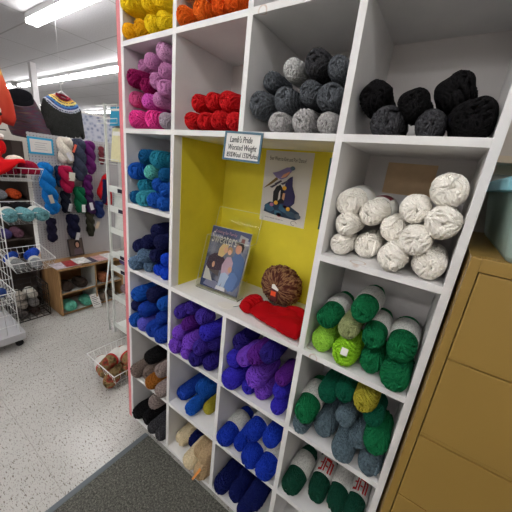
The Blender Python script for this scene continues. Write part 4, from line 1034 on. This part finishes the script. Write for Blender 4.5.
# red and navy mitten
KN = yarn_mat('knit_red', rgb(196, 26, 34), .15); KV = yarn_mat('knit_navy', rgb(26, 32, 72), .15)
rm = empty('hanging_mitten', (-1.885, .90, 1.06)); tag(rm, 'red and navy knitted mitten hanging at the right of the pegboard', 'mitten')
pillow_obj('mitten_body', [(-.035, .0), (-.10, .11), (-.095, .15), (-.055, .24), (-.03, .30), (.005, .325), (.035, .30), (.055, .2), (.07, .1), (.065, -.01), (.03, -.03)], .030, .05, .014, lambda a, b, hh: (hh, a, b), [KN, KV], rm, matfn=lambda a, b: 1 if (-.045 < a+ .12*(b-.2)*-1 < .012 and b < .27) else 0, wob=.004)
MB().tube([(0, .0, .31), (0, .004, .335), (0, -.004, .345)], .003, 6).build('hanging_loop', KN, rm)
hook(.895, 1.40)
# wire hooks at the right pegboard edge
for z in (1.02, .93, .82, .74):
    o = MB().tube([(0, 0, 0), (.09, 0, 0), (.09, .012, 0), (.09, .012, .03), (0, .012, .03), (0, 0, .03), (0, 0, 0)], .003, 6).build('wire_hook', WIRE, pb); o.location = (.0, .40, z-.492)
# pattern magazines lying on the oak cubby
rnd = random.Random(12)
MC = [(206, 196, 204), (178, 60, 62), (224, 222, 220), (70, 60, 80), (200, 150, 150), (226, 224, 228)]
LM = ['pale lilac magazine at the left end of the row on the oak cubby', 'red covered magazine second on the oak cubby top', 'white magazine in the middle of the oak cubby top', 'dark covered magazine in the row on the oak cubby top', 'dusty pink magazine right of the dark one on the oak cubby', 'white pattern leaflet at the right end of the oak cubby top']
for k in range(6):
    e = empty('pattern_magazine', (-1.70+rnd.uniform(-.01, .01), .315+k*.098, .4945+ (k % 3)*.0061), (0, 0, rnd.uniform(-.12, .12))); tag(e, LM[k], 'magazine', 'pattern magazines on the oak cubby')
    MB().box(-.09, .09, -.065, .065, 0, .005).build('pages', PAPER, e)
    MB().box(-.09, .09, -.065, .065, .0051, .0058).build('cover', plain('mag_%d' % k, rgb(*MC[k]), .35, var=.35, nscale=38), e)
# picture pattern book standing against the board
bk = empty('pattern_book', (-1.875, .555, .5125), (0, -.18, 0)); tag(bk, 'dark pattern book with a woman in a scarf, standing against the pegboard', 'book')
MB().box(-.004, .004, -.075, .07, 0, .185).build('cover', plain('book_cover', rgb(60, 52, 52), .4, var=.3, nscale=30), bk)
def bkf(x, y, d): return (.0042+.0006*d, -.075+.145*x, .185*y)
for n_, c, pts, d in (('portrait_background', (96, 84, 78), [(.08, .05), (.95, .05), (.95, .95), (.08, .95)], 1), ('scarf', (112, 96, 104), [(.3, .08), (.35, .4), (.6, .5), (.85, .4), (.92, .08)], 2), ('hair', (40, 28, 26), blob(.6, .66, .2, .26), 2), ('face', (196, 150, 128), blob(.6, .63, .12, .16), 3)):
    MB().poly([bkf(x, y, d) for x, y in pts], None, .0005, (1, 0, 0)).build(n_, plain('book_%s' % n_, rgb(*c), .5), bk)

# ------------------------------------------------------------------ rolling wire tower at the left
tw = empty('wire_rack', (-1.55, -.36, 0)); tag(tw, 'white rolling wire grid rack with baskets at the left edge', 'rack')
TX0, TX1, TY0, TY1 = -1.80, -1.33, -.62, -.15
PL = plain('white_plastic', rgb(196, 196, 200), .4, .4)
mb = MB(); loft(mb, [[(x+0*1.0, y, z) for x, y, z in rr_rect(.265, .265, .03, z_)] for z_ in (.078, .081, .130, .135)]); mb.build('base_tray', PL, tw, (-1.56+1.55, -.385+.36, 0))
for x, y in ((TX1+.0, TY1-.01), (TX0+.02, TY1-.01), (TX1, TY0), (TX0+.02, TY0)):
    cs = MB(); cs.tube([(-.012, 0, 0), (.012, 0, 0)], .026, 16); cs.tube([(0, 0, .02), (0, 0, .048)], .008, 8)
    cs.build('caster', plain('caster_black', rgb(24, 24, 26), .5), tw, (x+1.55-.025, y+.36+.0, .0265))
def grid(mb, p0, du, dv, nu, nv, r=.0022):
    p0, du, dv = Vector(p0), Vector(du), Vector(dv)
    for i in range(nu+1): mb.tube([p0+du*i/nu, p0+du*i/nu+dv], r*(1.8 if i in (0, nu) else 1), 6)
    for j in range(nv+1): mb.tube([p0+dv*j/nv, p0+dv*j/nv+du], r*(1.8 if j in (0, nv) else 1), 6)
o_ = Vector((1.55, .36, 0))
for nm, p0, du in (('grid_panel', (TX1, TY0, .11), (0, TY1-TY0, 0)), ('grid_panel', (TX0, TY1, .11), (TX1-TX0, 0, 0)), ('grid_panel', (TX0, TY0, .11), (TX1-TX0, 0, 0)), ('grid_panel', (TX0, TY0, .11), (0, TY1-TY0, 0))):
    mb = MB(); grid(mb, Vector(p0)+o_, du, (0, 0, 1.29), 6, 13); mb.build(nm, WIRE, tw)
def basket(name, x0, x1, y0, y1, zr, dp, label, inset=.03, tiltz=0., m=None, par=None, group=None, slope=0.):
    """open wire basket: rim at zr, bottom at zr-dp; slope raises the far (x0) edge"""
    m = m or WIRE
    e = empty(name, ((x0+x1)/2, (y0+y1)/2, zr-dp)); cx, cy, cz = e.location
    if label: tag(e, label, 'basket', group)
    if par: e.parent = par; e.location = e.location-Vector(par.location)
    def P(x, y, z): return (x-cx, y-cy, z-cz+slope*(x1-x)/(x1-x0))
    mb = MB(); c = [P(x0, y0, zr), P(x1, y0, zr), P(x1, y1, zr), P(x0, y1, zr)]
    mb.tube(c+[c[0]], .0036, 8); mb.build('rim', m, e)
    mb = MB(); i_ = inset
    n = max(4, int((y1-y0)/.04))
    for k in range(n+1):
        t = k/n; y = y0+(y1-y0)*t; yb = y0+i_+(y1-y0-2*i_)*t
        mb.tube([P(x1, y, zr), P(x1-i_, yb, zr-dp+.003), P(x0+i_, yb, zr-dp+.003), P(x0, y, zr)], .0012, 5)
    n = max(4, int((x1-x0)/.03))
    for k in range(n+1):
        t = k/n; x = x0+(x1-x0)*t; xb = x0+i_+(x1-x0-2*i_)*t
        mb.tube([P(x, y0, zr), P(xb, y0+i_, zr-dp+.0035), P(xb, y1-i_, zr-dp+.0035), P(x, y1, zr)], .0012, 5)
    for q in (.5,):
        a = i_*q; z = zr-dp*q; c = [P(x0+a, y0+a, z), P(x1-a, y0+a, z), P(x1-a, y1-a, z), P(x0+a, y1-a, z)]; mb.tube(c+[c[0]], .0015, 5)
    mb.build('wires', m, e); return e
basket('wire_basket', -1.66, -1.34, -.135, .142, 1.43, .10, 'top white wire basket holding crimson hats under a red cloth', slope=.0, group='wire baskets on the rolling rack')
basket('wire_basket', -1.66, -1.34, -.135, .150, 1.10, .095, 'middle white wire basket holding teal and black yarn', slope=.04, group='wire baskets on the rolling rack')
basket('wire_basket', -1.66, -1.34, -.135, .160, .71, .095, 'lower white wire basket holding grey and blue skeins', slope=.04, group='wire baskets on the rolling rack')
basket('wire_basket', -1.325, -1.02, -.50, -.215, .62, .10, 'small white wire basket on the front of the rolling rack at the photo edge', group='wire baskets on the rolling rack')
def sk(i, c, x, y, zb, R, rz, label, kind='s', het=.25, rx=0, group=None, sq=1.):
    o = place_skein(i, None, x, None, zb+R, R, kind, label, group, rot=(rx, 0, rz), mat=yarn_mat('loose_%d_%d_%d' % c, rgb(*c), het))
    o.location.y = y; o.location.x = x; o.location.z = zb
    o.scale.z *= sq
    return o
G3 = 'skeins in the lower wire basket'
sk(1, (150, 152, 154), -1.50, -.07, .627, .040, pi/2+.2, 'grey skein with white wrapper at the left of the lower wire basket', 'w', group=G3)
sk(2, (150, 152, 156), -1.44, .045, .627, .040, pi/2-.15, 'grey skein with white wrapper at the right of the lower wire basket', 'w', group=G3)
sk(3, (34, 74, 178), -1.585, .07, .655, .042, pi/2-.6, 'bright blue skein at the back right of the lower wire basket', group=G3)
sk(4, (40, 78, 168), -1.60, -.07, .655, .036, 1.0, 'blue skein at the back left of the lower wire basket', group=G3)
G2 = 'skeins in the middle wire basket'
for k, (y, x) in enumerate(((-.085, -1.42), (.01, -1.42), (.10, -1.42))):
    sk(5+k, (108, 160, 168), x, y, 1.03, .049, pi/2+.1*(k-1), 'pale teal skein, %s at the front of the middle wire basket' % ['leftmost', 'middle one', 'rightmost'][k], ['w', 's', 'w'][k], group=G2, het=.35)
for k, (y, x) in enumerate(((-.06, -1.58), (.05, -1.58))):
    sk(9+k, (18, 18, 22), x, y, 1.06, .042, pi/2+.3, 'black skein, %s at the back of the middle wire basket' % ['left one', 'right one'][k], group=G2)
sk(12, (46, 70, 130), -1.17, -.30, .535, .036, .4, 'navy skein in the small wire basket at the photo edge')
sk(13, (128, 120, 60), -1.17, -.38, .535, .036, .2, 'olive skein in the small wire basket at the photo edge')
# hats and cloth in the top basket
def hat(y, x, zb, R, c, label, grp=None):
    e = empty('knitted_hat', (x, y, zb)); tag(e, label, 'hat', grp)
    mb = MB(); rings = []
    for k in range(9):
        t = k/8; rr_ = R*sqrt(max(.0004, 1-t**2.4)); rings.append([(rr_*cos(2*pi*j/28)*(1+.03*sin(9*2*pi*j/28)), rr_*sin(2*pi*j/28)*1.05, .035+R*1.05*t) for j in range(28)])
    loft(mb, rings); mb.build('crown', yarn_mat('hat_%d_%d_%d' % c, rgb(*c), .2), e, smooth=True)
    mb = MB(); loft(mb, [[(q*R*cos(2*pi*j/56)*(1+.02*(j % 2)), q*R*sin(2*pi*j/56)*(1+.02*(j % 2))*1.05, z_) for j in range(56)] for q, z_ in ((.98, .002), (1.07, .004), (1.09, .02), (1.07, .042), (1.0, .046))]); mb.build('brim', yarn_mat('hat_%d_%d_%d' % c, rgb(*c), .2), e, smooth=True)
    return e
hat(.072, -1.42, 1.385, .062, (150, 20, 54), 'crimson knitted hat at the right end of the top wire basket')
hat(-.07, -1.42, 1.375, .060, (136, 20, 52), 'crimson knitted hat under the red cloth in the top wire basket')
hat(.035, -1.55, 1.415, .060, (226, 218, 204), 'cream knitted hat at the back of the top wire basket')
RC = plain('red_felt', rgb(214, 18, 26), .8, .15, var=.04)
V_ = []; F_ = []; nx, ny = 22, 26
for i in range(nx+1):
    for j in range(ny+1):
        u, v = i/nx, j/ny
        y = -.26+.29*v; x = -1.56+.25*u
        z = 1.478+.05*(1-v)+.02*sin(v*5+u*3)+.006*noise.noise(Vector((u*5, v*6, 1)))
        z = max(z, 1.472)
        if u > .75: 
            k = (u-.75)/.25; x = -1.56+.25*.75+.05*sin(k*1.5); z = z-.085*k*k*(.4+.9*sin(pi*min(1, v*1.15)))
        V_.append((x, y, z))
for i in range(nx):
    for j in range(ny): a = i*(ny+1)+j; F_.append((a, a+1, a+ny+2, a+ny+1))
me = bpy.data.meshes.new('red_cloth'); me.from_pydata(V_, [], F_); me.materials.append(RC)
for p in me.polygons: p.use_smooth = True
o = mkobj('red_cloth', me); md = o.modifiers.new('thickness', 'SOLIDIFY'); md.thickness = .004; md.offset = 1
tag(o, 'bright red cloth draped over the top wire basket at the left', 'cloth')
# Santa-like soft toys above the basket
ty = empty('soft_toy', (-1.60, -.085, 1.46)); tag(ty, 'red and cream stuffed toy figure standing above the top wire basket', 'toy')
def ball_obj(name, c, r, p, parent, sc=(1, 1, 1), het=.1):
    bm = bmesh.new(); bmesh.ops.create_icosphere(bm, subdivisions=3, radius=r)
    me = bpy.data.meshes.new(name); bm.to_mesh(me); bm.free(); me.materials.append(yarn_mat('toy_%d_%d_%d' % c, rgb(*c), het))
    for q in me.polygons: q.use_smooth = True
    o = mkobj(name, me, parent, p); o.scale = sc; return o
ball_obj('body', (196, 22, 26), .062, (0, 0, .075), ty, (1, 1.05, 1.25)); ball_obj('belly', (216, 196, 170), .044, (.035, 0, .07), ty, (.7, 1, 1.2)); ball_obj('head', (220, 206, 190), .042, (.01, .0, .18), ty); ball_obj('cap', (204, 24, 30), .043, (-.004, 0, .205), ty, (1, 1, 1.1)); ball_obj('pompom', (236, 232, 226), .02, (.03, .06, .175), ty)
for s in (-1, 1): ball_obj('arm', (196, 22, 26), .024, (.02, s*.062, .10), ty, (1, 1, 2.)); ball_obj('leg', (204, 28, 30), .026, (.03, s*.032, .012), ty, (1.5, 1, .8)); ball_obj('eye', (20, 20, 20), .006, (.05, s*.016, .19), ty)
ty2 = empty('soft_toy', (-1.66, -.03, 1.70)); tag(ty2, 'white capped soft toy with a yellow nose under the orange shawl', 'toy')
ball_obj('head', (226, 220, 212), .05, (0, 0, .12), ty2, (1, 1.1, .8)); ball_obj('cap_band', (40, 36, 40), .052, (0, 0, .095), ty2, (1, 1.1, .4)); ball_obj('body', (206, 60, 40), .05, (0, 0, .05), ty2, (.9, 1, 1)); ball_obj('nose', (226, 178, 60), .014, (.048, .01, .065), ty2)
tsh = empty('toy_shelf', (-1.68, -.06, 1.685)); tag(tsh, 'narrow dark wire shelf holding the white capped toy', 'shelf')
mb = MB(); grid(mb, (-.08, -.14, 0), (.16, 0, 0), (0, .22, 0), 5, 8); mb.build('wire_deck', DWIRE, tsh)
mb = MB(); mb.tube([(-.08, -.14, 0), (-.08, -.14, -.285)], .004, 6); mb.tube([(-.08, .08, 0), (-.08, .08, -.285), ], .004, 6); mb.build('legs', DWIRE, tsh)

# shop shelf behind the rolling rack
bs = empty('stock_shelf', (-2.12, -.20, 0)); tag(bs, 'dark stock shelf behind the rolling wire rack', 'shelf')
DK = plain('dark_board', rgb(70, 60, 56), .6)
for z in (.10, .52, .735, 1.10, 1.45): MB().box(-.12, .13, -.45, .42, z-.014, z, bev=.001).build('shelf_board', DK, bs)
for y in (-.46, .42): MB().box(-.12, .13, y, y+.012, 0, 1.62).build('side_panel', DK, bs)
MB().box(-.13, -.12, -.46, .432, 0, 1.62).build('back_panel', DK, bs)
gI = 0
for z, items in ((1.10, [(-.05, (170, 172, 176)), (.055, (152, 154, 160)), (.16, (206, 82, 40))]), (.735, [(-.04, (120, 92, 116)), (.05, (84, 76, 130)), (.14, (124, 86, 104))]), (.52, [(-.02, (120, 98, 90)), (.09, (96, 80, 74))])):
    for y, c in items:
        nm = {(170, 172, 176): 'pale grey skein with wrapper on the upper stock shelf', (152, 154, 160): 'mid grey skein on the upper stock shelf', (206, 82, 40): 'orange skein on the upper stock shelf', (120, 92, 116): 'mauve skein on the middle stock shelf', (84, 76, 130): 'violet grey skein on the middle stock shelf', (124, 86, 104): 'dusty rose skein on the middle stock shelf', (120, 98, 90): 'taupe skein low on the stock shelf', (96, 80, 74): 'dark taupe skein low on the stock shelf'}[c]
        sk(20+gI, c, -2.085, y-.02, z+.001, .044, pi/2, nm, 'w' if gI % 3 == 0 else 's', group='skeins on the stock shelf'); gI += 1
# black wire crate on the floor
ck = empty('wire_crate', (-1.85, .06, 0)); tag(ck, 'black wire crate on the floor between the rack and the oak cubby', 'crate')
for nm, p0, du, dv, a, b in (('side', (-.13, -.14, .004), (.26, 0, 0), (0, 0, .33), 5, 6), ('side', (-.13, .14, .004), (.26, 0, 0), (0, 0, .33), 5, 6), ('side', (.13, -.14, .004), (0, .28, 0), (0, 0, .33), 5, 6), ('side', (-.13, -.14, .004), (0, .28, 0), (0, 0, .33), 5, 6), ('bottom', (-.13, -.14, .006), (.26, 0, 0), (0, .28, 0), 5, 5)):
    mb = MB(); grid(mb, p0, du, dv, a, b, .0022); mb.build(nm, DWIRE, ck)
for k, (y, z, c) in enumerate(((0., .012, (120, 112, 110)), (.10, .012, (66, 50, 48)), (0.01, .098, (176, 168, 160)), (.10, .098, (150, 146, 146)), (0.0, .185, (186, 178, 168)), (.095, .185, (208, 204, 196)))):
    sk(40+k, c, -1.85, y, z, .042, pi/2, '%s skein in the black wire crate, %s' % (['grey brown', 'dark brown', 'beige', 'grey', 'warm beige', 'off white'][k], ['bottom left', 'bottom right', 'middle left', 'middle right', 'top left', 'top right'][k]), 'w' if k in (3, 5) else 's', group='skeins in the black wire crate')

# ------------------------------------------------------------------ garments above
# striped cowl on a bust form
SW = NT('heather_stripes', .9, .1); vv = SW.coord('Object', (1, 3, 22), (.35, 0, 0)); n1 = SW.node('ShaderNodeTexNoise', i_Scale=2.2, i_Detail=3.0); SW.link(vv, n1.inputs['Vector'])
SW.color(SW.ramp(n1.outputs['Fac'], [(.3, rgb(62, 48, 44)), (.42, rgb(84, 60, 66)), (.5, rgb(66, 62, 74)), (.58, rgb(84, 40, 62)), (.7, rgb(96, 80, 70))])); SW.b.inputs['Sheen Weight'].default_value = .2; SW = SW.m
cw = empty('knitted_poncho', (-2.06, .34, 1.67)); tag(cw, 'mauve brown striped knitted poncho with black neck on top of the pegboard', 'poncho')
mb = MB(); rings = []
for k in range(13):
    t = k/12; zz = .29*t
    ry = .170-.060*t**1.8; rx = .100-.035*t**2
    cyy = .012-.072*t
    rings.append([(rx*cos(a)*(1+.05*sin(5*a+3*t)), cyy+ry*sin(a)*(1+.03*sin(4*a+6*t)), zz-.05*t*cos(a+.33)*1.2-.02*cos(a)*(1-t)) for a in [2*pi*j/48 for j in range(48)]])
inner = [[(x*.86, -.06+(y+.06)*.86, z-.012) for x, y, z in rings[-1]], [(x*.8, -.06+(y+.06)*.8, z-.09) for x, y, z in rings[-1]]]
loft(mb, rings+[[(x*.93, -.055+(y+.055)*.93, z+.01) for x, y, z in rings[-1]]]+inner, cap0=True, cap1=True); mb.build('knit_body', SW, cw, smooth=True)
MB().tube([(0, 0, -1.177), (0, 0, .02)], .014, 12).build('stand_pole', WHITE, cw)
nk = MB(); loft(nk, [[(.056*q*cos(a), -.058+.098*q*sin(a), zq-.06*cos(a+.33)) for a in [2*pi*j/32 for j in range(32)]] for q, zq in ((.9, .25), (.97, .30), (.93, .335), (.80, .335), (.62, .27))]); nk.build('neck_lining', yarn_mat('lining_black', rgb(14, 14, 20), .1), cw, smooth=True)
# grey sweater with coloured yoke on a hanger from the ceiling
gs = empty('hanging_sweater', (-2.03, .60, 1.655)); tag(gs, 'dark grey sweater with rainbow patterned yoke hanging from the ceiling', 'sweater')
KG = yarn_mat('sweater_grey', rgb(46, 47, 46), .3)
YK = NT('yoke_pattern', .9, .1); tc = YK.node('ShaderNodeTexCoord'); dd = YK.node('ShaderNodeVectorMath', operation='DISTANCE'); YK.link(tc.outputs['Object'], dd.inputs[0]); dd.inputs[1].default_value = (0, .01, .48)
ns = YK.node('ShaderNodeTexVoronoi', i_Scale=75.0); YK.link(tc.outputs['Object'], ns.inputs['Vector'])
r1 = YK.ramp(YK.math('DIVIDE', dd.outputs['Value'], .22), [(.34, rgb(150, 40, 56)), (.44, rgb(196, 90, 60)), (.56, rgb(232, 196, 84)), (.66, rgb(226, 210, 130)), (.70, rgb(90, 150, 200)), (.80, rgb(50, 90, 180)), (.86, rgb(204, 208, 214)), (.97, rgb(150, 156, 170))])
YK.color(YK.mix(YK.math('MULTIPLY', YK.math('GREATER_THAN', YK.math('SINE', YK.math('MULTIPLY', dd.outputs['Value'], 260.)), .2), YK.math('GREATER_THAN', ns.outputs['Distance'], .45)), r1, rgb(60, 66, 100))); YK = YK.m
KY = .80
OUT = [(-.135, 0), (.13, 0), (.145, .10), (.165, .05), (.19, .10), (.175, .28), (.168, .41), (.125, .49), (.06, .53), (.02, .50), (-.02, .505), (-.04, .535), (-.10, .515), (-.158, .46), (-.185, .36), (-.185, .14), (-.165, .05), (-.145, .12)]
OUT = [(a, b*KY) for a, b in OUT]
def ymat(a, b): return 1 if sqrt((a-.01)**2+(b-.48)**2) < .205 else 0
pillow_obj('knit_body', OUT, .045, .07, .0125, lambda a, b, hh: (hh, a, b), [KG, YK], gs, matfn=ymat, wob=.004)
MB().tube([(.025, -.050, .425), (.04, -.02, .395), (.042, .02, .39), (.025, .055, .41), (-.02, .03, .43), (-.02, -.03, .435), (.025, -.05, .425)], .012, 8).build('neck_rib', yarn_mat('yoke_red', rgb(128, 34, 52), .2), gs, smooth=True)
hgr = MB(); hgr.tube([(0, -.11, .39), (0, -.05, .43), (0, 0, .46), (0, .05, .43), (0, .10, .38)], .006, 8); hgr.tube([(0, 0, .46), (0, 0, .52), (0, .02, .535), (0, .02, .555), (0, 0, .565), (0, -.01, .55)], .003, 8)
hgr.tube([(0, 0, .563), (0, 0, ZC-1.655)], .0012, 6); hgr.build('hanger', WIRE, gs)
# orange and red shawl at the very left
os_ = empty('hanging_shawl', (-1.88, .05, 1.79)); tag(os_, 'orange and yellow hanging shawl at the upper left photo edge', 'shawl')
SH = NT('shawl_fade', .9, .1); tc = SH.node('ShaderNodeTexCoord'); sp = SH.node('ShaderNodeSeparateXYZ'); SH.link(tc.outputs['Object'], sp.inputs[0])
SH.color(SH.ramp(SH.math('DIVIDE', sp.outputs[2], .5), [(0, rgb(196, 62, 50)), (.52, rgb(214, 92, 66)), (.60, rgb(216, 112, 72)), (.62, rgb(206, 156, 86)), (.95, rgb(208, 164, 96)), (1, rgb(150, 70, 50))])); SH = SH.m
pillow_obj('knit_body', [(-.16, 0), (.10, -.06), (.125, .0), (.12, .10), (.105, .19), (.085, .28), (.07, .36), (.045, .43), (.0, .475), (-.12, .47), (-.18, .3)], .035, .05, .0135, lambda a, b, hh: (hh+.012*sin(a*70), a, b), SH, os_, wob=.006)
hgr = MB(); hgr.tube([(0, -.04, .49), (0, -.02, .52), (0, -.02, ZC-1.79)], .002, 6); hgr.build('hanging_wire', WIRE, os_)

# ------------------------------------------------------------------ wire basket on the floor beside the shelf
basket('wire_basket', -.67, -.298, .053, .37, .15, .145, 'low white wire basket on the floor left of the cubby shelf', inset=.035)
KH = NT('khaki_variegated', .9, .1); vv = KH.coord(); n1 = KH.node('ShaderNodeTexNoise', i_Scale=22.0, i_Detail=2.0); KH.link(vv, n1.inputs['Vector'])
KH.color(KH.ramp(n1.outputs['Fac'], [(.35, rgb(92, 74, 50)), (.5, rgb(142, 122, 84)), (.6, rgb(150, 60, 50)), (.72, rgb(86, 70, 54))])); KH = KH.m
for k, (x, y, z, rz, kind, lab) in enumerate(((-.56, .115, .012, .35, 'w', 'foremost left'), (-.42, .12, .012, -.25, 's', 'foremost right, nearest the shelf'), (-.55, .255, .012, .1, 'w', 'back left'), (-.44, .27, .012, -.2, 's', 'back right'), (-.455, .24, .09, .6, 'w', 'lying on top by the shelf'), (-.50, .16, .085, -.5, 'w', 'lying on top in the middle'))):
    o = sk(60+k, (1, 2, 3), x, y, z, .050, rz+.9, 'khaki and red skein in the floor basket, %s' % lab, kind, group='skeins in the floor basket')
    for c_ in ([o]+list(o.children)):
        if c_.type == 'MESH' and c_.name.startswith(('yarn', 'yarn_skein')): setmat(c_, KH)
        if c_.name.startswith('paper_wrapper'):
            c_2 = mkobj('wrapper_stripe', band_mesh('wr_stripe', -.018, -.004, .0419), o); setmat(c_2, BAND_RED)

# ------------------------------------------------------------------ literature rack beside the shelf
lr = empty('literature_rack', (-.91, .52, 0)); tag(lr, 'tall white literature rack seen just left of the pink strip', 'rack')
LW = plain('rack_white', rgb(222, 226, 222), .4, .4)
for x, y in ((-.10, -.06), (.16, -.06), (-.10, .12), (.16, .12)): MB().box(x-.008, x+.008, y-.008, y+.008, 0.0, 1.72, bev=.002).build('post', LW, lr)
for k, z in enumerate((.09, .38, .66, .79, 1.0, 1.18, 1.34)):
    pk_ = MB().box(-.09, .15, -.052, .112, z-.006, z, bev=.001).build('shelf', LW, lr)
    MB().box(-.09, .15, -.064, -.058, z-.03, z+.02).build('lip', LW, lr).parent = pk_
    if z in (.66, .79, 1.18, 1.34): MB().box(.04, .13, -.0655, -.0645, z-.024, z+.006).build('price_slot', plain('slot_navy', rgb(26, 28, 48), .5), lr).parent = pk_
MB().box(-.09, .15, .108, .112, .4, 1.7).build('back_sheet', LW, lr)
MB().tube([(-.10, -.075, .78), (-.155, -.10, .40), (-.13, -.09, .02)], .007, 8).build('side_brace', LW, lr)
def leaflet(x, y, z, w_, h_, c, label, rx=-.1, grp=None):
    e = empty('leaflet', (x, y, z), (rx, 0, 0)); tag(e, label, 'leaflet', grp); MB().box(-w_/2, w_/2, -.002, .002, 0, h_).build('sheet', plain('leaf_%d_%d_%d' % c, rgb(*c), .45, var=.08), e)
    MB().box(-w_/2+.01, w_/2-.01, -.003, -.0022, h_*.78, h_*.9).build('print', plain('leaf_print', rgb(226, 226, 222), .5), e); return e
leaflet(-.885, .470, 1.80, .16, .13, (38, 150, 190), 'turquoise card at the top of the literature rack')
leaflet(-.895, .474, 1.545, .17, .245, (214, 210, 168), 'pale yellow leaflet below the turquoise card')
leaflet(-.92, .50, 1.185, .18, .12, (204, 210, 206), 'white leaflet in a middle pocket of the literature rack')
leaflet(-.92, .50, 1.005, .18, .13, (212, 214, 210), 'white leaflet in the pocket below it on the literature rack')
for z in (1.93, 1.84, 1.56):
    MB().tube([(-.18, -.08, z), (.13, -.1, z), (.13, -.1, z-.03), (-.18, -.08, z-.03)], .003, 6).build('wire_hook', LW, lr)
MB().box(-.108, -.092, -.068, -.052, 1.72, 1.95, bev=.002).build('post', LW, lr)
hk2 = empty('yarn_skein', (-.92, .50, .382)); hk2.name = 'yarn_skein'
bpy.data.objects.remove(hk2)
sk(90, (128, 108, 112), -.92, .555, .386, .044, pi/2, 'dusty brown skein in the lower part of the literature rack', het=.5)
sk(91, (92, 82, 130), -.92, .555, .665, .044, pi/2, 'violet skein in the middle of the literature rack', het=.4)

# far part of the shop
fp = empty('hanging_quilt', (-2.58, 1.22, 1.42)); tag(fp, 'pale blue patterned quilt hanging beyond the pegboard', 'quilt')
QM = NT('quilt_pattern', .8, .1); q1 = QM.node('ShaderNodeTexVoronoi', i_Scale=22.0); QM.link(QM.coord(), q1.inputs['Vector']); QM.color(QM.ramp(q1.outputs['Distance'], [(0, rgb(92, 98, 128)), (.3, rgb(166, 172, 194)), (.6, rgb(198, 200, 212))])); QM = QM.m
MB().box(-.01, .01, -.22, .20, 0, .60).build('fabric', QM, fp); MB().box(-.015, .015, -.23, .21, .60, .625).build('rail', WHITE, fp)
MB().box(-.012, .012, -.02, .0, -1.42, .0).build('stand_leg', WHITE, fp); MB().box(-.12, .12, -.12, .1, -1.42, -1.405).build('stand_foot', WHITE, fp)
wp = empty('slatwall_panel', (-2.85, 1.75, 0)); tag(wp, 'white slatwall panel standing beyond the pegboard', 'panel')
MB().box(-.02, .02, -.62, .6, .0, 1.74).build('board', WHITE, wp)
for k in range(16): MB().box(.0205, .0235, -.61, .59, .16+k*.098, .166+k*.098).build('groove', plain('groove_grey', rgb(150, 150, 152), .5), wp)
fs = empty('far_shelving', (-8.5, 5.2, 0)); tag(fs, 'pale shelving far away under the small ceiling light', 'shelf')
for z in (.2, .7, 1.2, 1.7): MB().box(-1.6, 1.6, -.2, .2, z, z+.03).build('shelf_board', WHITE, fs)
for x in (-1.6, 0, 1.6): MB().box(x-.02, x+.02, -.2, .2, 0, 1.9).build('upright', WHITE, fs)
MB().box(-1.6, 1.6, .2, .22, 0, 1.9).build('back_panel', WHITE, fs)
